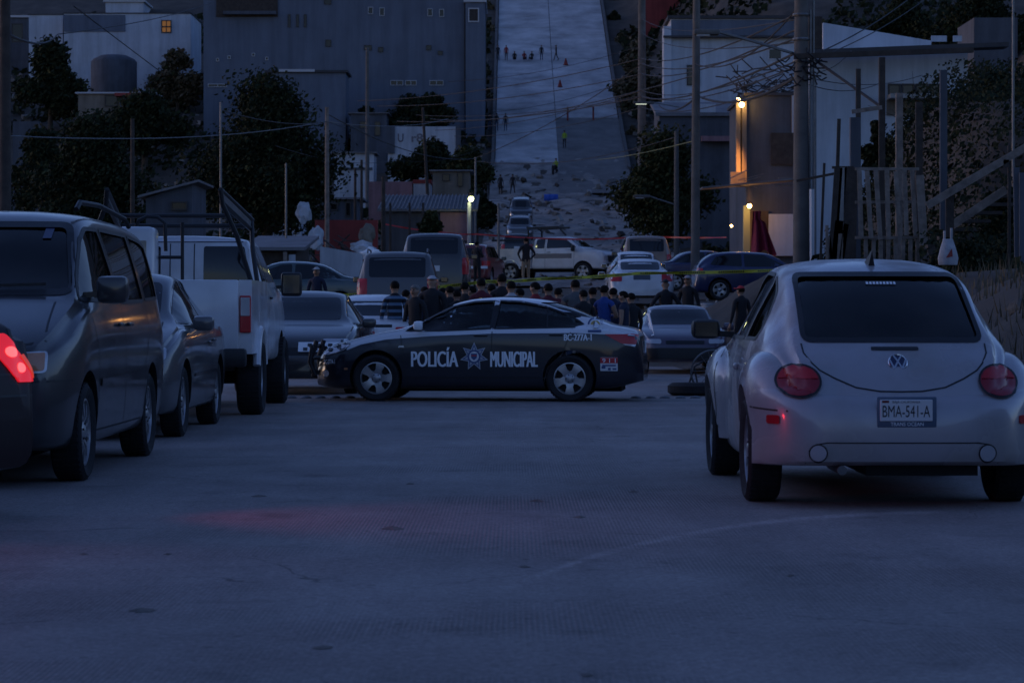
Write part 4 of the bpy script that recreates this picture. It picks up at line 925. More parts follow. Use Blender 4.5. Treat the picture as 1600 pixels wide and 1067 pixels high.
wire('thin cable hanging low over the hillside shacks', [(430, 228, 98), (620, 250, 150), (755, 230, 150)], .014, .4); wire('yellowish cable running left from the grey pole', [(930, 250, 150), (1086, 220, 84)], .016, .1, mat('yellow cable', (.2, .2, .06), .6))

# ================================================================== vehicles in the foreground
# ---------------- silver rounded hatchback on the right (rear view)
def beetle():
    xw = 1.255
    top = [(-2.0, .55), (-1.96, .70), (-1.85, .84), (-1.66, .98), (-1.35, 1.20), (-1.0, 1.39), (-.75, 1.45), (-.3, 1.495), (.1, 1.5), (.5, 1.44), (.85, 1.29), (1.35, .97), (1.65, .88), (1.9, .74), (2.04, .52)]
    half = [(-2.0, .52), (-1.9, .60), (-1.6, .70), (-1.2, .765), (0, .795), (1.2, .77), (1.6, .68), (1.9, .55), (2.04, .42)]
    ql = [(-.86, .985), (-.95, 1.10), (-.80, 1.27), (-.45, 1.385), (-.36, .985)]
    dl = [(-.28, .985), (-.37, 1.39), (.05, 1.41), (.38, 1.345), (.72, 1.18), (1.02, .99)]
    rwp = rounded([(-.53, .985), (.53, .985), (.50, 1.385), (-.50, 1.385)], .05)
    wsp = rounded([(-.60, 1.01), (.60, 1.01), (.50, 1.40), (-.50, 1.40)], .06)
    c = Car('rounded_hatchback', 'silver rounded two-door hatchback seen from behind with round red tail lamps, parked on the right', 'car', 2.25, 16.86, 90.4,
            top, half, [(-2.0, .5), (-1.8, .80), (-1.3, .93), (1.3, .90), (1.9, .66), (2.04, .45)], [(-2.0, .36), (-1.6, .35), (-.92, .33), (-.78, .2), (1.7, .2), (2.04, .26)],
            [(-1.6, .60), (-1.0, .585), (-.2, .57), (.5, .57), (1.2, .64)], M['silverp'], (xw, -xw, .318, .745, .205), hollow=dict(x0=-1.48, x1=1.22, floor=.34,
            side=[rounded(ql, .06), rounded(dl, .06)], ends=[(rwp, -1.9, -.78), (wsp, .35, 1.6)]), rim='seven', N=56, arch=.375, cabh=.34)
    objs = [c.body]
    for ww in (xw, -xw):
        for sy in (1, -1):
            me = MB(); rings = []
            NS = 64
            for i in range(NS + 1):
                u = -1 + 2 * i / NS; u = math.copysign(1 - (1 - abs(u)) ** 1.35, u); back = (ww < 0 and u < 0)
                a = .70 if back else .70
                e = max(1e-6, 1 - abs(u) ** 2.5); hf = .27 + .655 * e ** (1 / 2.5); yo = .50 + .365 * max(0., 1 - abs(u) ** 3.2) ** .55
                pts = [(.34, hf - .03), (.44, hf), (yo - .16, hf - .006), (yo - .075, hf - .04), (yo - .02, hf - .12), (yo, hf - .24), (yo, .48), (yo - .02, .33), (yo - .06, .275), (.34, .275)]
                dx = abs(a * u); za = .335 + math.sqrt(max(0, .38 ** 2 - dx * dx)) if dx < .38 else .2; za = min(za, hf - .05)
                pts = [(min(y, max(yo, .34)), max(min(z, hf), za, .266)) for y, z in catmull(pts, 3)]
                rings.append([(ww + a * u, sy * y, z) for y, z in pts])
            n = len(rings[0]); vs = [p for r_ in rings for p in r_]
            fs = [(i * n + j, i * n + (j + 1) % n, (i + 1) * n + (j + 1) % n, (i + 1) * n + j) for i in range(NS) for j in range(n)] + [tuple(range(n)), tuple(NS * n + j for j in range(n))]
            me.add(vs, fs); o = me.build('fender', [M['silverp'], M['under']], c.root, True); objs.append(o)
    me = MB(); vs = []; NN = 40
    pf = [(.16, .255), (.07, .262), (.018, .285), (.0, .33), (-.008, .42), (.0, .52), (.012, .585), (.045, .64), (.10, .675), (.20, .70), (.34, .70), (.34, .255)]
    for i in range(NN + 1):
        y = -.835 + 1.67 * i / NN; bx = -2.05 + .40 * (abs(y) / .835) ** 6; kk = 1 - .93 * (abs(y) / .835) ** 3
        vs += [(bx + a * kk, y, z) for a, z in pf]
    n = len(pf)
    me.add(vs, [(i * n + j, i * n + (j + 1) % n, (i + 1) * n + (j + 1) % n, (i + 1) * n + j) for i in range(NN) for j in range(n)] + [tuple(range(n)), tuple(NN * n + j for j in range(n))])
    bo = me.build('rear_bumper', [M['silverp'], M['under']], c.root, True); objs.append(bo)
    c.set_bvh(objs)
    c.panel('rear_window', rwp, 'B', M['glass'], off=-.012, th=.006); c.panel('windshield', wsp, 'F', M['glass'], off=-.012, th=.006)
    c.both('quarter_window', rounded(ql, .06), M['glass'], off=-.012, th=.006); c.both('door_window', rounded(dl, .06), M['glass'], off=-.012, th=.006)
    c.seams([('B', rwp, .03, True, .004)] + [(sd, rounded(q, .06), .024, True, .004) for sd in 'LR' for q in (ql, dl)], 'window_seal')
    hatch = [(.545, .965), (.54, .91), (.50, .85), (.46, .81), (.38, .765), (.26, .712), (.12, .69), (0, .688)]
    hatch += [(-y, z) for y, z in hatch[-2::-1]]
    c.seams([('B', hatch, .009), ('L', [(-.32, .975), (-.42, .6), (-.40, .28)], .010), ('L', [(1.0, .97), (.86, .5), (.88, .28)], .010), ('R', [(-.32, .975), (-.42, .6), (-.40, .28)]), ('R', [(1.0, .97), (.86, .5), (.88, .28)]),
             ('B', [(-.56, .275), (-.54, .35), (-.50, .385), (-.44, .395), (.44, .395), (.50, .385), (.54, .35), (.56, .275)], .007),
             ('L', [(-1.95, .575), (-1.6, .59)], .01)])
    c.panel('handle_slot', rounded([(-.14, .926), (.14, .926), (.14, .944), (-.14, .944)], .008), 'B', M['black'], off=.006, step=.05)
    for sy in (1, -1):
        o = c.panel('tail_light', oval(sy * .585, .745, .117, .088, 32), 'B', M['redlens2'], off=.014, th=.04, step=.02, bulge=.012)
        up = [p for p in oval(sy * .585, .745, .108, .080, 40) if p[1] > .752]; up = sorted(up, key=lambda p: math.atan2(p[1] - .74, p[0] - sy * .585))
        c.panel('lamp_segment', up, 'B', M['redlens'], off=.024, th=.01, step=.03, parent=o, bulge=.006)
        mb = MB(); c.ribbon(oval(sy * .585, .745, .122, .093, 32), 'B', .012, mb, .016, True, step=.02); mb.build('lamp_seal', M['black'], o)
        c.panel('reverse_lamp', oval(sy * .49, .335, .046, .046, 20), 'B', M['lens'], off=.012, th=.02, step=.03)
        mb = MB(); c.ribbon(oval(sy * .49, .335, .050, .050, 20), 'B', .008, mb, .008, True, step=.02); mb.build('lamp_ring', M['black'], c.root)
        c.panel('side_marker', rounded([(sy * .70, .50), (sy * .765, .50), (sy * .765, .55), (sy * .70, .55)], .012), 'B', M['redlens'], off=.008, th=.02, step=.03)
    # badge
    h, nn = c.hit('B', 0, .852); ux = Vector((0, -1, 0)); uy = (Vector((0, 0, 1)) - nn * nn.z).normalized(); uz = nn
    uy = uz.cross(ux) if uz.cross(ux).z > 0 else ux.cross(uz)
    T = Matrix(((ux.x, uy.x, uz.x, h.x), (ux.y, uy.y, uz.y, h.y), (ux.z, uy.z, uz.z, h.z), (0, 0, 0, 1)))
    r_ = .057; mb = MB(); n = 28
    mb.add([T @ Vector((r_ * math.cos(2 * math.pi * i / n), r_ * math.sin(2 * math.pi * i / n), z)) for z in (-.01, .008) for i in range(n)], [tuple(range(n, 2 * n)), tuple(range(n))] + [(i, (i + 1) % n, n + (i + 1) % n, n + i) for i in range(n)])
    bd = mb.build('badge', M['bluep'], c.root); mb = MB()
    mb.tube([T @ Vector((r_ * .94 * math.cos(a), r_ * .94 * math.sin(a), .009)) for a in [2 * math.pi * i / 28 for i in range(29)]], .0045, 5)
    for ln in (((-.42, .80), (0, .10), (.42, .80)), ((-.84, .30), (-.42, -.74), (0, .06), (.42, -.74), (.84, .30))):
        for a, b in zip(ln, ln[1:]): mb.beam(T @ Vector((a[0] * r_, a[1] * r_, .011)), T @ Vector((b[0] * r_, b[1] * r_, .011)), .010, .006, up=uz)
    mb.build('badge_emblem', M['chrome'], bd)
    # plate with frame
    h, nn = c.hit('B', -.02, .575); x = h.x - .014
    fr = MB().rbox((x + .004, -.02, .573), (.014, .345, .178), .02, 2).build('plate_frame', mat('plate frame', (.10, .14, .2), .4), c.root, True)
    o = MB().rbox((x - .006, -.015, .583), (.008, .305, .125), .012, 1).build('license_plate', M['plate'], c.root)
    for nm, t_, z_, hh, ww, mm in (('plate_number', 'BMA-541-A', .545, .066, .275, M['ink']), ('plate_heading', 'BAJA CALIFORNIA', .626, .012, .16, M['ink'])):
        vs, fs = text_mesh(t_, hh, ww, 0); MB().add([(x - .0115, -.015 - a, z_ + b) for a, b in vs], fs).build(nm, mm, o)
    MB().rbox((x - .0105, .105, .634), (.001, .04, .014), .0004, 1).build('plate_flag', M['redp'], o)
    vs, fs = text_mesh('TRANS OCEAN', .021, .19, .004); MB().add([(x - .0045, -.02 - a, .494 + b) for a, b in vs], fs).build('frame_lettering', M['white'], fr)
    mb = MB()
    for i in range(9): c.ribbon([(-.10 + i * .021, 1.335), (-.086 + i * .021, 1.335)], 'B', .016, mb, -.006)
    mb.build('window_sticker', M['white'], c.root)
    # antenna fin, mirrors, interior, exhaust
    mb = MB(); mb.add([(-.80, -.02, 1.44), (-.80, .02, 1.44), (-.60, .02, 1.46), (-.60, -.02, 1.46), (-.82, 0, 1.535), (-.77, 0, 1.535)], [(0, 1, 4), (1, 2, 5, 4), (2, 3, 5), (3, 0, 4, 5), (0, 3, 2, 1)])
    mb.build('antenna_fin', M['black'], c.root)
    c.mirror(.90, .80, 1.035, M['black'], (.11, .20, .135))
    mb = MB()
    for sd in 'LR':
        h, nn = c.hit(sd, -.30 + .12, .80); mb.rbox(h + nn * .012, (.13, .03, .045), .012, 2)
    mb2 = c.root
    for sd in 'LR':
        h, nn = c.hit(sd, -.20, .80); MB().rbox(h + nn * .014, (.14, .03, .04), .012, 2).build('door_handle', M['silverp'], c.root, True)
    c.seats([.35, -.75], .36, .48); c.cockpit(.95, .95, 1.2)
    MB().tube([(-2.02, .35, .235), (-1.5, .35, .24)], .028, 10).build('exhaust_pipe', M['steel'], c.root, True)
    MB().box(-1.95, -1.5, -.45, .2, .20, .27).box(-1.2, 1.2, -.1, .1, .16, .24).build('muffler', M['under'], c.root)
    return c
beetle()

# ---------------- black and white police sedan across the road
def police():
    px = lambda p: (749 - p) / 121.5; pz = lambda p: 1.15 + (488 - p) / 121.5
    m = mat('police two tone paint', (.62, .63, .66), .3, 0, .9); t = m.node_tree; b = t.nodes['Principled BSDF']
    tc = t.nodes.new('ShaderNodeTexCoord'); sp = t.nodes.new('ShaderNodeSeparateXYZ'); t.links.new(tc.outputs['Object'], sp.inputs[0])
    mr = t.nodes.new('ShaderNodeMapRange'); mr.inputs[1].default_value = -2.3; mr.inputs[2].default_value = 2.3; t.links.new(sp.outputs[0], mr.inputs[0])
    fc = t.nodes.new('ShaderNodeFloatCurve'); cv = fc.mapping.curves[0]
    pts = [(-2.3, .83), (-2.1, .85), (-1.32, .886), (-.25, .878), (.527, .845), (1.127, .800), (1.45, .735), (1.64, .66), (1.72, 1.0), (2.3, 1.0)]
    for i, (a, z_) in enumerate(pts):
        if i < 1: cv.points[0].location = ((a + 2.3) / 4.6, z_)
        elif i == len(pts) - 1: cv.points[-1].location = (1, z_)
        else: cv.points.new((a + 2.3) / 4.6, z_)
    for p in cv.points: p.handle_type = 'VECTOR'
    fc.mapping.update(); t.links.new(mr.outputs[0], fc.inputs['Value'])
    def mth(op, a, b_):
        n = t.nodes.new('ShaderNodeMath'); n.operation = op
        for i, v in enumerate((a, b_)):
            if isinstance(v, (int, float)): n.inputs[i].default_value = v
            elif v is not None: t.links.new(v, n.inputs[i])
        return n.outputs[0]
    white = mth('GREATER_THAN', sp.outputs[2], fc.outputs[0])
    hood = mth('MULTIPLY', mth('GREATER_THAN', sp.outputs[0], .93), mth('LESS_THAN', mth('ABSOLUTE', sp.outputs[1], None), .50))
    fac = mth('MULTIPLY', white, mth('SUBTRACT', 1, hood))
    n = t.nodes.new('ShaderNodeTexNoise'); n.inputs['Scale'].default_value = 3; n.inputs['Detail'].default_value = 8; t.links.new(tc.outputs['Object'], n.inputs['Vector'])
    dz = t.nodes.new('ShaderNodeMapRange'); dz.inputs[1].default_value = .75; dz.inputs[2].default_value = .1; dz.inputs[3].default_value = 0; dz.inputs[4].default_value = .13; t.links.new(sp.outputs[2], dz.inputs[0])
    dst = mth('MULTIPLY', dz.outputs[0], n.outputs[0])
    m1 = t.nodes.new('ShaderNodeMix'); m1.data_type = 'RGBA'; t.links.new(fac, m1.inputs[0]); m1.inputs[6].default_value = (.006, .008, .018, 1); m1.inputs[7].default_value = (.72, .73, .76, 1)
    m2 = t.nodes.new('ShaderNodeMix'); m2.data_type = 'RGBA'; t.links.new(dst, m2.inputs[0]); t.links.new(m1.outputs[2], m2.inputs[6]); m2.inputs[7].default_value = (.15, .13, .11, 1)
    t.links.new(m2.outputs[2], b.inputs['Base Color'])
    top = [(-2.19, .50), (-2.17, .84), (-2.08, .94), (-1.79, 1.0), (-1.58, 1.085), (-1.25, 1.225), (-.84, 1.32), (-.34, 1.352), (.0, 1.332), (.24, 1.285), (.94, .955), (1.23, .895), (1.56, .815), (1.90, .715), (2.03, .62), (2.07, .45)]
    half = [(-2.19, .66), (-2.08, .78), (-1.7, .83), (0, .85), (1.3, .84), (1.7, .80), (1.92, .70), (2.07, .50)]
    fwp = [(px(643), pz(517)), (px(686), pz(493)), (px(716), pz(478)), (px(748), pz(471.5)), (px(781), pz(470)), (px(777), pz(513.5)), (px(690), pz(517))]
    rwp = [(px(789), pz(470)), (px(822), pz(471.5)), (px(862), pz(479)), (px(895), pz(491)), (px(922), pz(506)), (px(909), pz(511)), (px(783), pz(513.5))]
    ws = rounded([(-.64, .985), (.64, .985), (.50, 1.27), (-.50, 1.27)], .06); rw = rounded([(-.60, 1.06), (.60, 1.06), (.48, 1.28), (-.48, 1.28)], .06)
    c = Car('police_sedan', 'black and white police sedan marked POLICIA MUNICIPAL standing across the road', 'police car', -.43, 33.72, 174.5, top, half,
            [(-2.19, .48), (-2.1, .84), (-1.4, .93), (-.2, .925), (1.0, .86), (1.6, .72), (2.07, .42)], [(-2.19, .27), (-1.7, .17), (1.75, .16), (2.07, .2)],
            [(-1.6, .60), (-.9, .56), (-.2, .56), (.3, .57), (.9, .70)], m, (1.252, -1.252, .302, .735, .2),
            hollow=dict(x0=-1.45, x1=.93, floor=.32, side=[fwp, rwp], ends=[(ws, .3, 1.15), (rw, -1.65, -.85)]), rim='five', N=54, arch=.345)
    c.both('door_window', fwp, M['glass'], off=-.010, th=.006); c.both('door_window', rwp, M['glass'], off=-.010, th=.006)
    c.panel('windshield', ws, 'F', M['glass'], off=-.010, th=.006); c.panel('rear_window', rw, 'B', M['glass'], off=-.010, th=.006)
    c.seams([(sd,) + q for sd in 'LR' for q in ((fwp, .022, True, .004), (rwp, .022, True, .004), ([(px(864), pz(479.5)), (px(866), pz(512))], .02, False, .003), ([(px(785), pz(470.5)), (px(780), pz(513))], .05, False, .005))], 'window_trim')
    c.seams([('L', [(px(636), pz(524)), (px(640), pz(560)), (px(648), pz(604))], .010), ('L', [(px(780), pz(514)), (px(778), pz(604))], .010), ('L', [(px(905), pz(513)), (px(890), pz(552)), (px(866), pz(575)), (px(860), pz(604))], .010),
             ('L', [(px(648), pz(604)), (px(860), pz(604))], .010), ('R', [(.9, .85), (.85, .2)]), ('R', [(-.25, .9), (-.24, .2)]), ('L', [(px(640), pz(590)), (px(866), pz(590))], .014), ('L', [(1.95, .47), (1.62, .47)], .01), ('L', [(-1.66, .47), (-2.15, .5)], .01),
             ('B', [(-.6, .95), (-.58, .6), (.58, .6), (.6, .95)], .01)])
    c.handles([(px(762), pz(524)), (px(880), pz(523))], M['blackp'])
    c.mirror(px(666), .84, pz(509), M['white'], (.13, .16, .12))
    tl = [(px(955), pz(522)), (px(1008), pz(522)), (px(1003), pz(541)), (px(981), pz(536))]
    hl = [(px(500), pz(551)), (px(512), pz(543)), (px(530), pz(538)), (px(556), pz(537.5)), (px(546), pz(548)), (px(518), pz(556))]
    for sd in 'LR':
        o = c.panel('tail_light', rounded(tl, .02), sd, M['redlens'], off=.008, th=.02, step=.05)
        c.panel('reverse_lens', [(px(984), pz(537)), (px(1004), pz(538)), (px(1002), pz(541.5)), (px(988), pz(539))], sd, M['lens'], off=.011, th=.01, step=.05, parent=o)
        o = c.panel('headlight', rounded(hl, .02), sd, M['lens'], off=.006, th=.02, step=.05)
        mb = MB(); c.ribbon(rounded(hl, .02), sd, .012, mb, .008, True); mb.build('lamp_rim', M['black'], o)
        for a, b_ in ((522, 547), (537, 543)): c.panel('lamp_bulb', oval(px(a), pz(b_), .035, .03, 12), sd, M['glassd'], off=.009, th=.01, step=.04, parent=o)
        c.panel('side_marker', rounded([(px(546), pz(575)), (px(552), pz(575)), (px(552), pz(578)), (px(546), pz(578))], .01), sd, M['amber'], off=.006, step=.05)
        c.panel('fog_lamp', oval(1.93, .36, .05, .045, 12), sd, M['lens'], off=.004, th=.02, step=.04)
    c.panel('grille', rounded([(-.40, .50), (.40, .50), (.44, .60), (-.44, .60)], .03), 'F', M['black'], off=.008); c.panel('lower_grille', rounded([(-.45, .22), (.45, .22), (.45, .38), (-.45, .38)], .03), 'F', M['black'], off=.008)
    # lettering and emblems on both sides
    blue = mat('star blue film', (.05, .09, .22), .5); grey = mat('star silver film', (.42, .43, .46), .4); yel = mat('seal yellow', (.45, .33, .1), .5); sred = mat('sticker red', (.55, .03, .04), .5)
    for sd, fl in (('L', 1), ('R', -1)):
        a1, a2 = (px(690), px(814.5)) if fl == 1 else (px(814.5), px(690))
        c.text('door_lettering', 'POLICÍA', sd, a1, .452, .195, M['white'], .60, 0, spread=.007); c.text('door_lettering', 'MUNICIPAL', sd, a2, .452, .195, M['white'], .60, 0, spread=.007)
        cx, cz = px(752), pz(557)
        star = []
        for i in range(14):
            r_ = (.185, .098)[i % 2]; a = math.pi / 2 + math.pi * i / 7; star.append((cx + r_ * math.cos(a), cz + r_ * math.sin(a)))
        o = c.panel('star_emblem', star, sd, grey, off=.003, th=.004, step=.08)
        sm2 = [(cx + (p[0] - cx) * .84, cz + (p[1] - cz) * .84) for p in star]; c.panel('star_field', sm2, sd, blue, off=.005, th=.003, step=.08, parent=o)
        sm3 = [(cx + (p[0] - cx) * .70, cz + (p[1] - cz) * .70) for p in star]; c.panel('star_rays', sm3, sd, grey, off=.0065, th=.003, step=.08, parent=o)
        c.panel('star_ring', oval(cx, cz, .086, .086, 20), sd, blue, off=.008, th=.003, step=.06, parent=o); c.panel('star_disc', oval(cx, cz, .062, .066, 18), sd, M['plate'], off=.0095, th=.003, step=.06, parent=o)
        c.panel('star_shield', [(cx - .04, cz + .04), (cx + .04, cz + .04), (cx + .036, cz - .015), (cx, cz - .048), (cx - .036, cz - .015)], sd, blue, off=.011, th=.003, step=.06, parent=o)
        c.panel('shield_band', [(cx - .035, cz + .005), (cx + .035, cz + .005), (cx + .035, cz + .02), (cx - .035, cz + .02)], sd, sred, off=.0125, th=.003, step=.06, parent=o)
        c.text('unit_number', 'BC-277A-1', sd, px(914), pz(532), .083, M['white'], .35, 0, spread=.004)
        c.text('bumper_number', 'BC-277A-1', sd, px(521), pz(569), .055, M['white'], .16, .004)
        o = c.panel('seal_emblem', oval(px(940), pz(507), .105, .10, 22), sd, M['plate'], off=.003, th=.004, step=.06)
        ring = [(px(940) + .10 * math.cos(a), pz(507) + .095 * math.sin(a)) for a in [math.pi * i / 10 for i in range(11)]] + [(px(940) + .078 * math.cos(a), pz(507) + .074 * math.sin(a)) for a in [math.pi * i / 10 for i in range(10, -1, -1)]]
        c.panel('seal_arc', ring, sd, blue, off=.005, th=.003, step=.06, parent=o); c.panel('seal_centre', oval(px(940), pz(507.5), .062, .055, 16), sd, yel, off=.005, th=.003, step=.06, parent=o)
        c.panel('seal_ribbon', [(px(940) - .085, pz(515.5)), (px(940) + .085, pz(515.5)), (px(940) + .085, pz(519)), (px(940) - .085, pz(519))], sd, blue, off=.006, th=.003, step=.06, parent=o)
        o = c.panel('emergency_sticker', rounded([(px(976), pz(579)), (px(949), pz(579)), (px(949), pz(558)), (px(976), pz(558))], .008), sd, M['plate'], off=.003, th=.004, step=.06)
        c.panel('sticker_band', [(px(976), pz(567)), (px(949), pz(567)), (px(949), pz(558.4)), (px(976), pz(558.4))], sd, sred, off=.005, th=.003, step=.06, parent=o)
        c.text('sticker_number', '9 1 1', sd, px(962.5), pz(566), .052, M['white'], .17, .006, off=.007, parent=o)
        mb = MB()
        c.ribbon([(px(952), pz(570.5)), (px(973), pz(570.5))], sd, .018, mb, .006); c.ribbon([(px(951), pz(573.5)), (px(957), pz(573.5))], sd, .03, mb, .006); c.ribbon([(px(961), pz(576)), (px(965), pz(576))], sd, .03, mb, .006); c.ribbon([(px(968), pz(576)), (px(974), pz(576))], sd, .02, mb, .006)
        mb.build('sticker_print', blue, o)
        c.panel('fender_badge', [(px(632), pz(543)), (px(642), pz(543)), (px(641), pz(540)), (px(634), pz(540))], sd, M['chrome'], off=.006, step=.05)
    c.plate('B', 0, .70); c.seats([.15, -.72], .36, .42, m=mat('grey seat', (.22, .23, .23), .9)); c.cockpit(.72, .88, 1.25)
    mb = MB()
    for sy in (.28, -.28): mb.tube([(2.02, sy, .28), (2.16, sy, .32), (2.19, sy, .55), (2.12, sy, .78)], .032, 8)
    for z_ in (.38, .55, .70): mb.tube([(2.16, -.46, z_), (2.19, -.2, z_), (2.19, .2, z_), (2.16, .46, z_)], .028, 8)
    mb.tube([(2.10, .50, .34), (2.17, .50, .5), (2.14, .50, .70)], .03, 8).tube([(2.10, -.50, .34), (2.17, -.50, .5), (2.14, -.50, .70)], .03, 8)
    mb.build('push_bar', M['black'], c.root, True)
    MB().box(-1.9, 1.6, -.5, .5, .13, .19).build('underside', M['under'], c.root)
police()

# ---------------- minivan on the left, facing the camera
def minivan():
    top = [(-2.56, .6), (-2.54, 1.0), (-2.48, 1.3), (-2.36, 1.74), (-2.1, 1.84), (-1.0, 1.90), (-.1, 1.905), (.35, 1.87), (.6, 1.79), (1.42, 1.26), (1.62, 1.20), (2.0, 1.08), (2.3, .95), (2.44, .86), (2.48, .55)]
    half = [(-2.56, .82), (-2.4, .93), (-2.0, .96), (0, .97), (1.6, .955), (2.0, .91), (2.3, .80), (2.48, .58)]
    w1 = [(.62, 1.24), (.62, 1.75), (.70, 1.71), (1.30, 1.27), (1.28, 1.22)]; w1 = [(-.02, 1.225), (-.02, 1.76), (.42, 1.755), (.66, 1.67), (1.28, 1.24)]
    w2 = [(-1.32, 1.24), (-1.32, 1.755), (-.12, 1.765), (-.12, 1.225)]; w3 = [(-2.22, 1.27), (-2.16, 1.68), (-1.95, 1.725), (-1.42, 1.755), (-1.42, 1.245)]
    ws = rounded([(-.80, 1.29), (.80, 1.29), (.66, 1.78), (-.66, 1.78)], .07); rw = rounded([(-.74, 1.3), (.74, 1.3), (.66, 1.72), (-.66, 1.72)], .07)
    c = Car('minivan', 'grey minivan with roof rails facing the camera, leftmost of the parked row', 'van', -3.84, 18.98, -90.0, top, half,
            [(-2.56, .55), (-2.45, 1.14), (-1, 1.16), (1.3, 1.14), (1.9, .96), (2.3, .82), (2.48, .5)], [(-2.56, .34), (-2.0, .24), (1.9, .23), (2.48, .28)],
            [(-2.4, .80), (-1, .76), (.3, .75), (.7, .77), (1.4, .86)], M['vanp'], (1.5, -1.5, .335, .845, .215),
            hollow=dict(x0=-2.3, x1=1.35, floor=.4, side=[w1, w2, w3], ends=[(ws, .3, 1.75), (rw, -2.7, -2.2)]), rim='ten', N=52, arch=.40, cabh=.4)
    for p in (w1, w2, w3): c.both('side_window', rounded(p, .05), M['glasst'], off=-.01, th=.006)
    c.panel('windshield', ws, 'F', M['glass'], off=-.01, th=.006); c.panel('rear_window', rw, 'B', M['glasst'], off=-.01, th=.006)
    c.seams([('F', ws, .045, True, .004)] + [(sd, rounded(p, .05), .03, True, .004) for sd in 'LR' for p in (w1, w2, w3)], 'window_seal')
    c.seams([(sd, pts) for sd in 'LR' for pts in ([(1.30, 1.22), (1.12, .9), (1.12, .34)], [(-.07, 1.76), (-.07, .34)], [(-1.37, 1.75), (-1.37, .98), (-1.1, .75), (-1.08, .4)], [(1.1, .33), (-1.0, .33)])]
            + [('F', [(-.72, 1.22), (-.78, .96), (-.55, .915), (.55, .915), (.78, .96), (.72, 1.22)], .014)])
    c.seams([(sd, [(1.05, .66), (-1.02, .68)], .055, False, .012) for sd in 'LR'], 'side_moulding', M['vanp'])
    c.handles([(.16, 1.06), (-.28, 1.06)], M['vanp'])
    for sy in (1, -1):
        o = c.panel('headlight', rounded([(sy * .38, .745), (sy * .80, .755), (sy * .80, .895), (sy * .38, .875)], .03), 'F', M['lens'], off=.012, th=.03, step=.05)
        c.panel('turn_signal', rounded([(sy * .64, .765), (sy * .785, .768), (sy * .785, .885), (sy * .64, .880)], .02), 'F', M['amber'], off=.017, th=.01, step=.05, parent=o)
        c.panel('reflector', rounded([(sy * .40, .77), (sy * .55, .77), (sy * .55, .87), (sy * .40, .86)], .02), 'F', M['amber'], off=.015, th=.01, step=.05, parent=o)
        sd = 'L' if sy > 0 else 'R'
        MB().tube([(.3, sy * .66, 1.90), (.2, sy * .67, 1.955), (-.6, sy * .68, 1.965), (-1.9, sy * .68, 1.91), (-2.05, sy * .69, 1.85)], .02, 8).build('roof_rail', M['black'], c.root, True)
    c.panel('grille', rounded([(-.34, .76), (.34, .76), (.36, .88), (-.36, .88)], .03), 'F', M['black'], off=.01, th=.02)
    c.panel('air_intake', rounded([(-.5, .36), (.5, .36), (.5, .50), (-.5, .50)], .04), 'F', M['black'], off=.006)
    c.seams([('F', [(-.8, .715), (.8, .715)], .016), ('L', [(2.4, .70), (1.95, .70)], .014)], 'bumper_seam')
    c.mirror(1.02, .93, 1.31, M['vanp'], (.13, .22, .19)); c.plate('F', 0, .62)
    MB().beam((1.35, .1, 1.33), (1.30, .62, 1.345), .02, .02).beam((1.35, -.6, 1.33), (1.30, -.05, 1.345), .02, .02).build('wiper', M['black'], c.root)
    c.seats([.55, -.5, -1.5], .42, .68); c.cockpit(1.2, 1.18, 1.4)
    c.panel('windshield_sticker', [(.50, 1.68), (.56, 1.68), (.56, 1.76), (.50, 1.76)], 'F', M['bluep'], off=-.003, th=.003)
    MB().box(-2.2, 2.0, -.6, .6, .18, .26).build('underside', M['under'], c.root)
minivan()

# ---------------- silver sedan behind the minivan
c = generic('parked_sedan', 'silver grey sedan with black door mirrors between the minivan and the white pickup', 'car', -3.87, 25.0, -90, M['sedanp'], 'sedan', 1.55, 4.5, 1.76, 'cars parked along the left kerb', wscale=1.08, rim='five')
head_lamps(c, .34, .76, .70, .83); c.panel('grille', rounded([(-.28, .62), (.28, .62), (.28, .74), (-.28, .74)], .03), 'F', M['black'], off=.01); c.plate('F', 0, .45)
mb = MB(); c.ribbon([(.8, .56), (-.9, .57)], 'L', .03, mb, .008); mb.build('side_moulding', M['chrome'], c.root)
mb = MB(); c.ribbon([(-.62, 1.06), (-.70, .80), (.70, .80), (.62, 1.06)], 'F', .014, mb); mb.build('hood_seam', M['black'], c.root)

# ---------------- maroon sedan with lit brake lamp at the left edge
c = generic('braking_sedan', 'dark maroon sedan with a glowing red brake lamp, cut off at the left edge', 'car', -5.02, 15.02, 150, M['maroonp'], 'sedan', 1.66, 4.5, 1.78, wscale=1.0)
for sy in (-1, 1):
    o = c.panel('tail_light', rounded([(sy * .36, 1.02), (sy * .60, 1.03), (sy * .72, .90), (sy * .815, .755), (sy * .62, .755), (sy * .52, .86)], .03), 'B', M['lit'], off=.012, th=.04, step=.04)
    c.panel('lamp_bulb', oval(sy * .60, .925, .055, .03, 14), 'B', M['lithot'], off=.018, th=.01, step=.03, parent=o)
    c.panel('lamp_bulb', oval(sy * .675, .835, .04, .028, 14), 'B', M['lithot'], off=.018, th=.01, step=.03, parent=o)
    c.panel('outer_lens', [(sy * .70, .90), (sy * .79, .775), (sy * .805, .78), (sy * .73, .91)], 'B', M['litdim'], off=.018, th=.01, step=.03, parent=o)
c.seams([('B', [(-.66, 1.12), (-.62, .80), (.62, .80), (.66, 1.12)], .014), ('B', [(-.86, .68), (.86, .68)], .014)], 'trunk_seam'); c.plate('B', 0, .92)
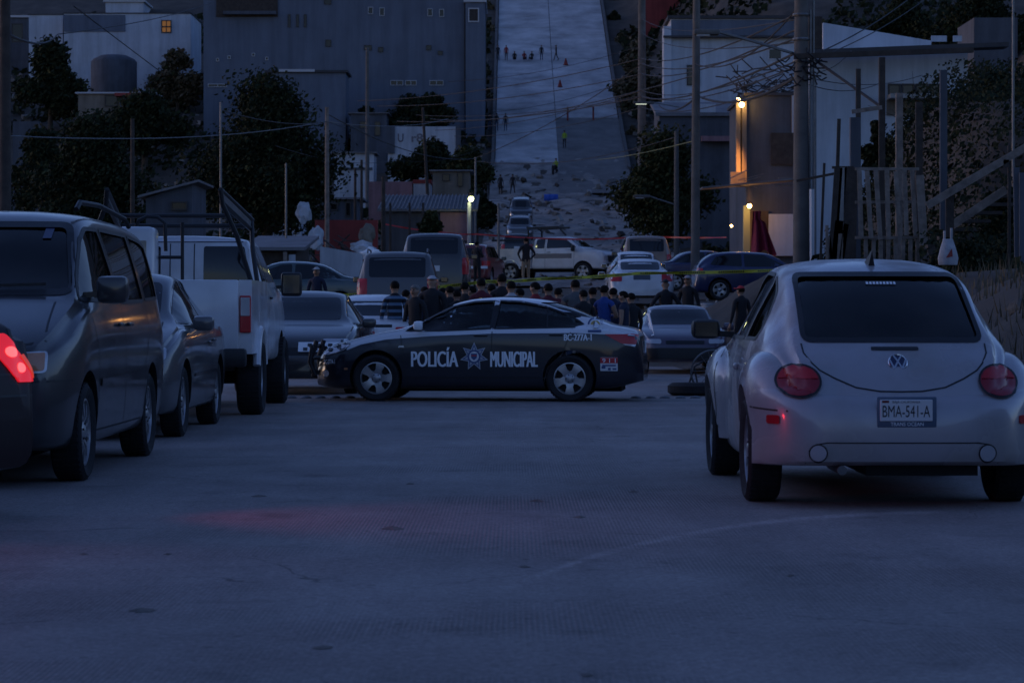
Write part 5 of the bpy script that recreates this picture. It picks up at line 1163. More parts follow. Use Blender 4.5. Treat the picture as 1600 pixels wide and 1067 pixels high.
for sy in (-1, 1):
    li = bpy.data.lights.new('brake_light', 'SPOT'); li.energy = 24 if sy < 0 else 6; li.color = (1, .03, .05); li.spot_size = R(84); li.spot_blend = .8; li.shadow_soft_size = .12
    h_, n_ = c.hit('B', sy * .66, .87); lo = link(bpy.data.objects.new('brake_light', li), c.root); lo.location = h_ + n_ * .06; lo.rotation_euler = Vector((1, -sy * .42, .13)).to_track_quat('Z', 'Y').to_euler()

# ---------------- pickups
def pickup(name, label, x, y, yaw, pm, z=None, k=1., group=None, lifted=.42, trk=.90):
    top = [(-.72, .8), (-.71, 1.3), (-.70, 1.62), (-.62, 1.98), (-.4, 2.05), (.85, 2.06), (1.05, 2.0), (1.72, 1.53), (1.95, 1.46), (2.7, 1.38), (2.9, 1.2), (2.95, .8)]
    half = [(-.72, .93), (-.6, .96), (1.6, .98), (2.5, .97), (2.8, .90), (2.95, .80)]
    c = Car(name, label, 'pickup truck', x, y, yaw, top, half, [(-.72, .8), (-.6, 1.46), (1.7, 1.44), (2.6, 1.25), (2.95, .75)], [(-.72, .56), (2.5, .55), (2.95, .5)],
            [(-.72, .80), (.8, .78), (1.1, .80), (1.7, .92)], pm, (1.85, -1.78, lifted, trk, .28), group, z, rim='five', N=40, arch=lifted + .07, cabh=.5, tuck=.6)
    for p in ([(.02, 1.5), (.02, 1.94), (.80, 1.94), (1.0, 1.88), (1.5, 1.53)], [(-.55, 1.5), (-.5, 1.92), (-.08, 1.94), (-.08, 1.5)]): c.both('window', rounded(p, .05), M['glassd'])
    c.panel('windshield', rounded([(-.78, 1.57), (.78, 1.57), (.68, 1.95), (-.68, 1.95)], .06), 'F', M['glassd'])
    c.seams([(sd, pts) for sd in 'LR' for pts in ([(.98, 1.46), (1.42, 1.4), (1.4, .62)], [(-.03, 1.95), (-.05, .62)])]); c.handles([(.15, 1.32)], M['black'])
    c.mirror(1.42, 1.0, 1.50, M['black'], (.12, .26, .30))
    for sy in (1, -1):
        pr = [(-2.92, .70), (-2.92, 1.5), (-.74, 1.5), (-.74, .58), (-1.2, .58)]
        a = [(-1.78 + (lifted + .08) * math.cos(t), lifted + .03 + (lifted + .08) * math.sin(t)) for t in [math.pi * i / 12 for i in range(0, 13)] if lifted + .03 + (lifted + .08) * math.sin(t) > .6]
        mb = MB().prism(pr[:4] + a + [(-2.4, .70)], sy * .86, sy * 1.0)
        o = mb.build('bed_side', pm, c.root)
        arc = [(-1.78 + (lifted + .09) * math.cos(t), sy * 1.0, lifted + .03 + (lifted + .09) * math.sin(t)) for t in [math.pi * i / 14 for i in range(1, 14)]]
        MB().tube(arc, .045, 8).build('wheel_flare', pm, c.root, True)
    MB().rbox((-2.95, 0, 1.12), (.09, 1.72, .76), .02, 2).build('tailgate', pm, c.root, True)
    MB().box(-2.9, -.74, -.86, .86, .78, .86).box(-.80, -.74, -.86, .86, .86, 1.5).build('bed_floor', pm, c.root)
    MB().rbox((-3.04, 0, .66), (.16, 1.9, .2), .03, 2).build('rear_bumper', M['black'], c.root, True)
    MB().rbox((2.96, 0, .66), (.18, 1.9, .26), .05, 2).build('front_bumper', M['black'], c.root, True)
    MB().box(-2.8, 2.6, -.4, .4, .42, .6).tube([(-1.78, -.85, lifted), (-1.78, .85, lifted)], .07, 8).tube([(1.85, -.85, lifted), (1.85, .85, lifted)], .06, 8).build('chassis', M['under'], c.root)
    c.panel('grille', rounded([(-.55, .86), (.55, .86), (.55, 1.16), (-.55, 1.16)], .04), 'F', M['black'], off=.012); head_lamps(c, .60, .85, .92, 1.14)
    for sy in (1, -1):
        o = MB().rbox((-2.935, sy * .93, 1.13), (.04, .12, .40), .012, 2).build('tail_light', M['redlens'], c.root)
        MB().rbox((-2.957, sy * .93, 1.21), (.01, .10, .20), .004, 1).build('reverse_lens', M['lens'], o)
    MB().rbox((-3.005, 0, 1.30), (.03, .2, .07), .01, 1).build('tailgate_handle', M['black'], c.root)
    return c
c = pickup('white_pickup', 'tall white pickup with a black tube cage over its bed, parked on the left', -3.86, 30.55, 91.0, M['whitep'])
c.panel('rear_window', rounded([(-.80, 1.52), (-.25, 1.52), (-.25, 1.92), (-.72, 1.92)], .03), 'B', M['glassd']); c.panel('rear_window', rounded([(.25, 1.52), (.80, 1.52), (.72, 1.92), (.25, 1.92)], .03), 'B', M['glassd'])
c.seams([('B', [(-.14, 1.95), (-.14, 1.5)]), ('B', [(.14, 1.95), (.14, 1.5)]), ('B', [(-.7, 1.97), (.7, 1.97)])], 'cab_seam')
# tube cage: rear rails high, sloping down towards the cab
cage = thing('tube_cage', 'black tube cage with angled rails bolted over the bed of the white pickup', 'roll cage', (c.root.location.x, c.root.location.y, c.root.location.z), c.root.rotation_euler.z)
for sy in (-1, 1):
    y = sy * .78
    MB().tube([(-2.10, sy * .92, 1.50), (-2.30, sy * .78, 2.0), (-2.45, sy * .64, 2.33), (-2.50, sy * .62, 2.49)], .028, 8).build('rear_post', M['black'], cage, True)
    MB().tube([(-1.0, sy * .90, 1.50), (-.7, sy * .82, 1.9), (-.35, sy * .78, 2.22)], .028, 8).build('front_post', M['black'], cage, True)
    MB().tube([(-2.50, sy * .62, 2.49), (-.25, sy * .78, 2.24)], .03, 8).build('upper_rail', M['black'], cage, True)
    MB().tube([(-2.46, sy * .63, 2.36), (-.25, sy * .78, 2.12)], .03, 8).build('lower_rail', M['black'], cage, True)
    MB().beam((-2.42, sy * .635, 2.42), (-.4, sy * .775, 2.19), .012, .07).build('rail_mesh', M['steel'], cage)
for z_ in (2.33, 2.21): MB().tube([(-.3, -.78, z_ - .04), (-.3, .78, z_ - .04)], .028, 8).build('cross_bar', M['black'], cage, True)
MB().tube([(-1.2, .48, 1.5), (-1.2, .48, 2.10), (-1.2, .44, 2.20), (-1.2, .34, 2.25), (-1.2, .22, 2.24), (-1.2, .14, 2.17), (-1.2, .13, 1.85)], .022, 8).build('hoop', M['black'], cage, True)
for a, b in (((-1.2, .48, 1.78), (-1.2, -.05, 1.78)), ((-1.2, .22, 1.78), (-1.2, .22, 1.2)), ((-1.2, -.06, 2.18), (-1.2, -.06, .95))): MB().tube([a, b], .02, 8).build('strut', M['black'], cage, True)
# white cabinet standing in the bed
b = thing('machine_cabinet', 'white plastic cabinet with a dirty tan face standing in the bed of the white pickup', 'cabinet', (c.root.location.x - .40, c.root.location.y - 1.55, .86))
MB().rbox((0, .12, .63), (.44, .40, 1.26), .07, 3).build('shell', M['whitep'], b, True)
MB().rbox((-.03, -.085, .60), (.32, .02, 1.0), .05, 3).build('front_panel', mat('dirty tan face', (.36, .31, .24), .8, var=.35, scale=6), b, True)
MB().rbox((-.03, -.10, .90), (.10, .02, .06), .01, 1).build('display', M['black'], b)
MB().tube([(.08, -.10, .95), (.09, -.12, .86), (.05, -.12, .78), (-.02, -.12, .62)], .008, 6).tube([(.05, -.12, .78), (.08, -.12, .62)], .008, 6).build('hose', M['black'], b, True)

# ================================================================== vehicles in the middle distance
c = generic('facing_police_car', 'dark sedan facing the camera with a white checkered bumper strip, behind the police sedan', 'police car', -3.02, 37.7, -91, M['charp'], 'sedan', 1.47, 4.6, 1.80)
head_lamps(c, .42, .78, .66, .78); c.panel('grille', rounded([(-.36, .56), (.36, .56), (.36, .66), (-.36, .66)], .03), 'F', M['black'], off=.01)
o = c.panel('bumper_strip', [(.10, .60), (.86, .60), (.86, .72), (.10, .72)], 'F', M['white'], off=.035, th=.03, step=.08)
for i in range(5):
    for j in range(2):
        a = .17 + i * .14 + j * .06; c.panel('strip_square', [(a, .615 + j * .05), (a + .06, .615 + j * .05), (a + .06, .65 + j * .05), (a, .65 + j * .05)], 'F', M['blackp'], off=.041, th=.006, step=.1, parent=o)
c = generic('white_sedan', 'white sedan seen from behind, left of the man in the striped shirt', 'car', -2.42, 45.2, 90, M['whitep'], 'sedan', 1.47, 4.4, 1.76)
rear_lamps(c, .46, .80, .74, .90); c.plate('B', 0, .80); c.seams([('B', [(-.40, .92), (.40, .92)], .05)], 'trunk_trim')
c = generic('silver_suv', 'silver suv with dark rear glass behind the yellow tape, left of centre', 'suv', -2.72, 62.0, 91, mat('silver suv paint', (.12, .12, .125), .35, .3), 'suv', 1.98, 4.7, 1.98); rear_lamps(c, .70, .93, .95, 1.32); c.plate('B', 0, .85)
for sy in (1, -1): MB().tube([(.2, sy * .70, 1.97), (.1, sy * .70, 2.02), (-1.7, sy * .70, 2.02), (-1.9, sy * .70, 1.93)], .02, 6).build('roof_rail', M['steel'], c.root, True)
c = generic('black_suv', 'black suv with a red right tail lamp, behind and right of the silver suv', 'suv', -2.22, 75.4, 90, M['charp'], 'suv', 2.0, 4.9, 2.02); rear_lamps(c, .80, .98, .78, 1.25); c.plate('B', 0, .95)
c = generic('teal_sedan', 'teal grey sedan standing sideways left of the silver suv', 'car', -5.75, 66.6, 180, M['tealp'], 'sedan', 1.46, 4.6, 1.76)
c = generic('purple_sedan', 'dusty faded purple sedan facing the camera behind the police sedan', 'car', 3.18, 49.6, -89, M['purplep'], 'sedan', 1.30, 4.2, 1.72)
head_lamps(c, .44, .74, .56, .65); bumper(c, 'F', .28, .48, M['black'], .78); c.panel('grille', rounded([(-.36, .56), (.36, .56), (.36, .62), (-.36, .62)], .02), 'F', M['black'], off=.01)
for rr in (1,): c.panel('windshield_sticker', oval(-.58, 1.16, .06, .04, 12), 'F', M['plate'], off=.012, th=.004)
c = generic('white_coupe', 'white two-door coupe seen from behind under the yellow tape', 'car', 3.53, 71.8, 90, M['whitep'], 'sedan', 1.33, 4.5, 1.82); rear_lamps(c, .54, .84, .66, .86); c.plate('B', 0, .74, wd=.46, hg=.2, m=M['bgrey']); c.panel('trunk_slot', [(-.36, .89), (.36, .89), (.36, .92), (-.36, .92)], 'B', M['black'], off=.006)
c = generic('white_sedan', 'white sedan seen from behind between the coupe and the tan suv', 'car', 4.05, 84.6, 90, M['whitep'], 'sedan', 1.44, 4.4, 1.80); rear_lamps(c, .5, .82, .76, .92)
c = generic('tan_suv', 'tan suv with dark rear glass, farthest of the row on the right', 'suv', 4.98, 97.4, 91, M['goldp'], 'suv', 1.98, 4.6, 1.92); rear_lamps(c, .74, .92, .85, 1.25); c.plate('B', 0, .9)
c = generic('dark_blue_hatchback', 'dark blue hatchback standing sideways beneath the crimson cloth', 'car', 7.35, 77.6, 2, M['bluep'], 'hatch', 1.47, 4.2, 1.72)
c.panel('tail_light', rounded([(-1.93, .78), (-1.62, .80), (-1.66, .95), (-1.90, .95)], .03), 'R', M['redlens'], off=.01, step=.06)
c = generic('blue_car', 'blue car roof showing behind the dark blue hatchback', 'car', 6.95, 92.5, 10, M['bluep'], 'sedan', 1.45, 4.3, 1.7)
c = generic('black_suv', 'black suv facing away at the foot of the dirt slope behind the standing man', 'suv', .28, 150.0, 90, M['blackp'], 'suv', 1.85, 4.5, 1.9); rear_lamps(c, .70, .90, .8, 1.2); c.plate('B', 0, 1.0)
c = generic('silver_van', 'small pale minivan facing downhill on the dirt slope, lower of two', 'van', .52, 173.0, -90, M['sedanp'], 'suv', 1.65, 4.2, 1.85, pitch=R(-7)); head_lamps(c, .55, .82, .72, .86)
c = generic('dark_van', 'dark blue grey vehicle facing downhill on the dirt slope, upper of two', 'van', .66, 192.0, -90, M['charp'], 'suv', 1.9, 4.2, 1.8, pitch=R(-9)); head_lamps(c, .55, .80, .82, .98)
c = generic('red_emergency_vehicle', 'red and white emergency vehicle partly hidden by a dark figure, centre left', 'emergency vehicle', -1.40, 102.0, 80, M['redp'], 'suv', 1.7, 4.2, 1.75); rear_lamps(c, .6, .85, .8, 1.0)
c.panel('white_band', [(-.8, .70), (.8, .70), (.8, .80), (-.8, .80)], 'B', M['white'], off=.012)
c = pickup('police_pickup', 'white police pickup with a black roll cage standing sideways behind the crowd', 1.95, 119, -24, M['whitep'])
for nm, pts in (('roll_bar', [(-.95, .8, 1.5), (-.95, .78, 2.35), (-1.1, .6, 2.5), (-1.1, -.6, 2.5), (-.95, -.78, 2.35), (-.95, -.8, 1.5)]), ('side_bar', [(-1.0, .75, 2.45), (.5, .70, 2.5)]), ('side_bar', [(-1.0, -.75, 2.45), (.5, -.70, 2.5), (.9, -.7, 2.1)]), ('bench_rail', [(-2.8, -.8, 1.9), (-1.0, -.8, 1.9)])): MB().tube(pts, .045, 6).build(nm, M['black'], c.root, True)
mb = MB(); c.ribbon([(-.6, 1.15), (1.3, 1.15)], 'R', .22, mb, .006); mb.build('side_stripe', M['bluep'], c.root)

# ================================================================== tapes, bucket, tyres, bank furniture
M['ytape'] = mat('yellow tape', (.50, .46, .03), .4); M['rtape'] = mat('red tape', (.5, .03, .03), .4)
def tape(name, label, pts, wd, m, letters=None, sag=0.):
    out = []
    for a, b in zip(pts, pts[1:]):
        p, q = W(*a), W(*b)
        for i in range(24): t_ = i / 24; v = p.lerp(q, t_); v.z -= sag * 4 * t_ * (1 - t_); out.append(v)
    out.append(W(*pts[-1])); mb = MB(); vs = []; n = len(out)
    for i, v in enumerate(out):
        tw = math.sin(i * .55) * .5 + .35 * math.sin(i * .23); o = Vector((0, math.sin(tw), math.cos(tw))) * wd / 2; vs += [v - o, v + o]
    off = [v + Vector((0, .004, 0)) for v in vs]
    mb.add(vs + off, [(2 * i, 2 * i + 1, 2 * i + 3, 2 * i + 2) for i in range(n - 1)] + [(2 * n + 2 * i, 2 * n + 2 * i + 2, 2 * n + 2 * i + 3, 2 * n + 2 * i + 1) for i in range(n - 1)])
    o = mb.build(name, m, label=label, cat='barrier tape')
    if letters:
        l = o.location; lm = MB()
        for i in range(1, n - 3):
            if i % 6 in (4, 5): continue
            for k in range(3):
                f = (k + .5) / 3; a = vs[2 * i] * (1 - f) + vs[2 * i + 2] * f; b = vs[2 * i + 1] * (1 - f) + vs[2 * i + 3] * f; e = (vs[2 * i + 2] - vs[2 * i]) * .10
                y = Vector((0, -.006, 0)); a2, b2 = a.lerp(b, .25), a.lerp(b, .75); lm.add([a2 - e + y - l, a2 + e + y - l, b2 + e + y - l, b2 - e + y - l], [(0, 1, 2, 3)])
        lm.build('tape_print', M['ink'], o, kind='stuff')
tape('caution_tape', 'yellow printed barrier tape stretched across the street in front of the parked vehicles', [(430, 458, 60), (545, 461, 60), (760, 440, 60), (845, 436, 60), (1000, 427, 60), (1245, 421, 59.7)], .075, M['ytape'], True, .02)
tape('red_tape', 'thin red barrier tape behind the white police pickup', [(600, 350, 112), (690, 363, 112), (745, 366, 112), (900, 374, 112), (1010, 369, 112), (1135, 371, 108)], .07, M['rtape'], None, .04)
t = thing('bucket', 'white ribbed plastic bucket on the ground right of the purple sedan', 'bucket', W(1107, 498, 66)); MB().lathe([(.15, 0), (.19, .36), (.205, .36), (.205, .40), (.18, .40), (.175, .3), (.14, .02)], 20, T=Matrix.Rotation(R(90), 4, 'X')).build('pail', M['bwhite'], t, True)
for z_ in (.2, .27): MB().lathe([(.175 + z_ * .03, z_), (.19 + z_ * .03, z_ + .01), (.175 + z_ * .03, z_ + .02)], 20, T=Matrix.Rotation(R(90), 4, 'X')).build('rib', M['bwhite'], t, True)
t = thing('old_tyre', 'black tyre lying flat on the road beside the silver rounded car', 'tyre', (X(1085, 35.3), 35.3, P(35.3) + .01)); r_ = .37
MB().lathe([(r_ * .6, .02), (r_ * .85, 0), (r_, .04), (r_, .13), (r_ * .85, .17), (r_ * .6, .15)], 28, closed=True, T=Matrix.Rotation(R(90), 4, 'X')).build('tread', M['tyre'], t, True)
t = thing('bicycle_wheel', 'thin bicycle wheel leaning behind the flat tyre at the silver car', 'wheel', (X(1112, 35.9), 35.9, .02), R(12))
tz = Matrix.Translation((0, 0, .31)) @ Matrix.Rotation(R(14), 4, 'X'); MB().lathe([(.30, -.012), (.315, 0), (.30, .012), (.285, 0)], 32, closed=True, T=tz).build('rim', M['steel'], t, True)
mb = MB()
for i in range(14): a = 6.283 * i / 14; mb.tube([tz @ Vector((0, .0, 0)), tz @ Vector((.29 * math.cos(a), 0, .29 * math.sin(a)))], .004, 4)
mb.build('spokes', M['steel'], t); MB().tube([tz @ Vector((0, -.03, 0)), tz @ Vector((0, .03, 0))], .02, 8).build('hub', M['black'], t)
t = thing('hand_trolley', 'small tubular frame standing behind the bicycle wheel', 'trolley', (X(1098, 36.4), 36.4, .0)); MB().tube([(-.22, 0, .05), (-.12, 0, .38), (.05, 0, .48), (.3, 0, .46)], .014, 6).tube([(-.06, 0, .05), (-.12, 0, .38)], .012, 6).tube([(-.22, 0, .05), (.2, .1, .05)], .012, 6).build('frame', M['black'], t, True)
# blue barrel, cones, posts on the upper street
t = thing('blue_barrel', 'blue barrel lying on the dirt slope', 'barrel', (X(861, 222), 222, P(222) + .3)); MB().lathe([(.0, -.62), (.38, -.6), (.39, -.24), (.405, -.22), (.39, -.2), (.39, .2), (.405, .22), (.39, .24), (.38, .6), (0, .62)], 18, T=Matrix.Rotation(R(90), 4, 'Z')).build('drum', mat('blue plastic', (.015, .08, .40), .5), t, True)
for a, b, lb in ((884, 108, 'red traffic cone on the upper street, nearer the walking man'), (875, 134, 'red traffic cone on the upper street, lower of the two')):
    d = 281 if b < 120 else 271; g = P(d) + .15
    t = thing('traffic_cone', lb, 'traffic cone', (X(a, d), d, g), 0, 'cones on the upper street'); MB().tube([(0, 0, .04), (0, 0, .75)], [.24, .05], 10).build('cone', M['bred'], t, True); MB().rbox((0, 0, .02), (.55, .55, .05), .02, 1).build('base', M['bred'], t)
for a, lb in ((887, 'dark red marker post standing at the edge of the dark patch, left one'), (927, 'dark red marker post standing at the edge of the dark patch, right one')):
    d = 257; t = thing('marker_post', lb, 'marker post', (X(a, d), d, P(d) + .1), 0, 'marker posts at the dark patch'); MB().tube([(0, 0, 0), (0, 0, 1.35)], .09, 8).build('post', M['bred'], t, True); MB().tube([(0, 0, 1.0), (0, 0, 1.2)], .094, 8).build('band', M['woodd'], t, True)
# pallet fence: every board on its own
def board(parent, a, b, w_, th, m, name='slat'):
    o = MB().beam(a, b, w_, th, up=(0, 1, 0)).build(name, m, parent, world=True); return o
rnd = random.Random(11); D = 47.5
t = thing('pallet_fence', 'upright fence of weathered pallet boards above the silver rounded car', 'fence', W(1392, 430, D))
for i, a in enumerate((1341, 1356, 1370, 1385, 1399, 1413, 1427)):
    board(t, W(a + rnd.uniform(-2, 2) + 5, 372 + rnd.uniform(-4, 4), D), W(a + rnd.uniform(-2, 2), 264 + rnd.uniform(0, 6), D), .085, .022, M['wood'])
for i in range(9): a = 1353 + i * 11.6; board(t, W(a, 425, D + .05), W(a + rnd.uniform(-1, 1), 374, D + .05), .075, .02, M['wood'])
for z_ in (263, 316, 372): board(t, W(1336, z_ + rnd.uniform(-1, 1), D + .04), W(1436, z_ + rnd.uniform(-2, 2), D + .04), .055, .03, M['wood'], 'rail')
board(t, W(1446, 425, D - .05), W(1437, 274, D - .05), .15, .05, M['wood'], 'end_post')
t = thing('plank_screen', 'leaning grey planks between the utility pole and the pallet fence', 'fence', W(1315, 420, 50))
for a0, b0, a1, b1, w_, m_ in ((1300, 400, 1310, 262, .16, 'woodd'), (1311, 345, 1318, 262, .13, 'conc'), (1304, 405, 1312, 345, .18, 'wood'), (1313, 400, 1322, 350, .10, 'wood'), (1326, 425, 1330, 262, .26, 'woodd'), (1293, 410, 1292, 352, .06, 'wood'), (1301, 410, 1296, 370, .05, 'wood')): board(t, W(a0, b0 + 20, 50), W(a1, b1, 50), w_, .03, M[m_], 'plank')
board(t, W(1245, 283, 50.4), W(1312, 270, 50.1), .05, .05, M['woodd'], 'rail'); board(t, W(1300, 262, 50.05), W(1334, 262, 50.05), .05, .06, M['woodd'], 'rail')
for a, b, l_, dd, w_, m_, lb, name in ((1341, 108, 0, 54, .10, 'woodd', 'tall thin dark post left of the dark square post', 'wooden_post'), (1336, 184, 0, 51, .20, 'bgrey2', 'wide grey plank standing against the white house', 'standing_plank'), (1378, 90, 0, 50, .12, 'woodd', 'tallest dark square post left of the window strip', 'wooden_post'), (1405, 146, 0, 49, .13, 'wood', 'brown wooden post under the window strip', 'wooden_post'),
                                  (1436, 160, 0, 49, .13, 'woodd', 'dark wooden post right of the brown post', 'wooden_post'), (1474, 110, 0, 48, .13, 'bgrey2', 'tall grey post left of the stair rail', 'wooden_post'), (1288, 255, 0, 52, .05, 'woodd', 'thin leaning iron rod in front of the white house wall', 'iron_rod'), (1311, 186, 0, 52, .07, 'woodd', 'longer thin stick leaning on the white house wall', 'stick')):
    x0 = a - 9 if name in ('iron_rod', 'stick') else a; g = ground(X(a, dd), dd); t = thing(name, lb, name.replace('_', ' '), (X(x0, dd), dd, g), 0, 'posts along the right bank' if name == 'wooden_post' else None)
    MB().beam((0, 0, -.4), (X(a, dd) - X(x0, dd), 0, Z(b, dd) - g), w_, w_ * .8, up=(0, 1, 0)).build('shaft', M[m_], t)
board_t = thing('cross_plank', 'pale loose plank nailed across the dark posts at the white house', 'plank', W(1355, 172, 50)); MB().beam(W(1331, 175, 49.8) - board_t.location, W(1378, 168, 49.8) - board_t.location, .05, .08).build('board', M['wood'], board_t)
t = thing('stair_rail', 'wooden stair with rising rails on the dark right bank', 'stair', W(1480, 420, 44))
for a0, b0, a1, b1, w_, m_, nm, dd in ((1448, 322, 1610, 226, .13, 'wood', 'handrail', 44), (1488, 352, 1572, 296, .14, 'wood', 'lower_rail', 44.3), (1450, 395, 1520, 368, .10, 'woodd', 'stringer', 44.2), (1484, 430, 1484, 302, .14, 'woodd', 'post', 44.1), (1577, 430, 1577, 228, .05, 'woodd', 'post', 44.1), (1590, 430, 1588, 262, .10, 'bgrey2', 'post', 43.5), (1600, 430, 1600, 270, .16, 'bgrey2', 'post', 43.4), (1572, 262, 1572, 250, .1, 'woodd', 'post', 44)): board(t, W(a0, b0, dd), W(a1, b1, dd), w_, .05, M[m_], nm)
for i in range(7): p = W(1470 + i * 18, 385 - i * 13, 45.2); MB().box(-.25, .25, -.14, .14, -.03, .03, T=Matrix.Translation(p - t.location)).build('tread', M['woodd'], t)
CLB = mat('thin white plastic', (.34, .34, .36), .6, var=.25, scale=12)
t = thing('plastic_bag', 'white plastic bag with a red print hanging on the stair post', 'bag', W(1481, 414, 37.5)); mb = MB(); prof = [(0, .18, .10), (.1, .20, .12), (.25, .15, .10), (.34, .11, .06), (.38, .10, .04)]; n = 14
vs = [(a * .9 * math.cos(6.283 * j / n) * (1 + .08 * math.sin(j * 5)), b * math.sin(6.283 * j / n), z_) for z_, a, b in prof for j in range(n)]; vs = [(x * .85, y, z_) for x, y, z_ in vs]
mb.add(vs, [(i * n + j, i * n + (j + 1) % n, (i + 1) * n + (j + 1) % n, (i + 1) * n + j) for i in range(4) for j in range(n)] + [tuple(range(n))]); mb.build('sack', CLB, t, True)
MB().tube([(-.05, 0, .37), (-.05, 0, .50)], .018, 6).tube([(.05, 0, .37), (.05, 0, .54)], .018, 6).build('handles', CLB, t); MB().add([(-.05, -.125, .10), (.05, -.125, .12), (.04, -.12, .24)], [(0, 1, 2)]).build('red_print', M['bred'], t)
# crimson cloth hanging at the doorway
M['cloth'] = mat('crimson cloth', (.22, .012, .04), .85, var=.2, scale=3)
t = thing('crimson_cloth', 'folded crimson cloth hanging at the doorway of the block house', 'cloth', W(1188, 395, 101.8)); mb = MB(); vs = []; nx, nz = 22, 16
for j in range(nz + 1):
    f = j / nz
    for i in range(nx + 1):
        u = i / nx; px_ = 1176 + (1189 - 1176) * u if f < .2 else (1176 - 2 * f) + ((1189 + 24 * f) - (1176 - 2 * f)) * u
        p = W(px_, 330 + 66 * f + 5 * math.sin(u * 9) * f, 101.7); p.y += .16 * math.sin(u * 15 + f * 2) * (.3 + f); vs.append(p - t.location)
vs += [v + Vector((0, .03, 0)) for v in vs]; k = (nx + 1) * (nz + 1)
fs = [(j * (nx + 1) + i, j * (nx + 1) + i + 1, (j + 1) * (nx + 1) + i + 1, (j + 1) * (nx + 1) + i) for j in range(nz) for i in range(nx)]
mb.add(vs, fs + [[k + q for q in reversed(f)] for f in fs]); mb.build('drape', M['cloth'], t, True)
# heaps of rags and sacks on the left
rnd = random.Random(13)
for a, b, d, m_, lb in ((494, 372, 88, 'bwhite', 'white rag draped over the pole left of the parapet wall'), (566, 388, 88, 'bwhite', 'white sack on the debris behind the silver suv'), (581, 398, 87, 'white', 'long pale rag draped on the debris'), (574, 368, 90, 'btan', 'tan sack standing in the debris'), (475, 333, 95, 'bwhite', 'small white rag in the dark tree edge')):
    bm = bmesh.new(); bmesh.ops.create_icosphere(bm, subdivisions=3, radius=.3)
    sc = (.9, .5, 1.3) if b < 380 else (1.3, .6, .8)
    for v in bm.verts: q = v.co.copy(); v.co = Vector((q.x * sc[0], q.y * sc[1], q.z * sc[2])) * (1 + .5 * noise.noise(q * 6 + Vector((a, 0, 0)))); 
    me = bpy.data.meshes.new('rag'); bm.to_mesh(me); bm.free(); me.materials.append(M[m_]); o = link(bpy.data.objects.new('rag', me)); o.location = W(a, b, d); tag(o, lb, 'rag')
t = thing('debris_heap', 'heap of boards and scrap behind the parapet wall, centre left', 'scrap heap', (X(535, 90), 90, P(90))); mb = MB()
for i in range(120):
    x = rnd.uniform(-1.6, 1.8); p = Vector((x, rnd.uniform(-.8, .8), rnd.uniform(0, 2.0) * (1 - abs(x) / 2.6))); q = p + Vector((rnd.uniform(-.7, .7), rnd.uniform(-.3, .3), rnd.uniform(-.3, .5))); mb.beam(p, q, rnd.uniform(.03, .16), .03)
mb.build('scrap', M['woodd'], t, kind='stuff')

# ================================================================== people
def cloth(name, col, stripe=None, per=.12):
    m = mat(name, col, .85, var=.15, scale=14)
    if stripe:
        t = m.node_tree; b = t.nodes['Principled BSDF']; tc = t.nodes.new('ShaderNodeTexCoord'); sp = t.nodes.new('ShaderNodeSeparateXYZ'); t.links.new(tc.outputs['Object'], sp.inputs[0])
        a = t.nodes.new('ShaderNodeMath'); a.operation = 'MODULO'; a.inputs[1].default_value = per; t.links.new(sp.outputs[2], a.inputs[0]); g = t.nodes.new('ShaderNodeMath'); g.operation = 'LESS_THAN'; g.inputs[1].default_value = per * .42; t.links.new(a.outputs[0], g.inputs[0])
        mx = t.nodes.new('ShaderNodeMix'); mx.data_type = 'RGBA'; t.links.new(g.outputs[0], mx.inputs[0]); mx.inputs[6].default_value = (*col, 1); mx.inputs[7].default_value = (*stripe, 1); t.links.new(mx.outputs[2], b.inputs['Base Color'])
    return m
CL = dict(black=cloth('black cloth', (.012, .012, .015)), navy=cloth('navy cloth', (.015, .02, .045)), blue=cloth('blue cloth', (.02, .06, .25)), grey=cloth('grey cloth', (.09, .095, .10)), red=cloth('red cloth', (.20, .012, .02)), maroon=cloth('maroon cloth', (.10, .012, .022)),
          tan=cloth('tan cloth', (.26, .20, .13)), jean=cloth('denim', (.035, .05, .085)), stripe=cloth('blue striped knit', (.008, .010, .016), (.10, .17, .26), .115), bw=cloth('white striped knit', (.02, .02, .025), (.4, .4, .42), .13), maroonw=cloth('maroon knit with white band', (.10, .012, .022), (.30, .28, .30), .55), yellow=cloth('yellow safety vest', (.30, .42, .03)))
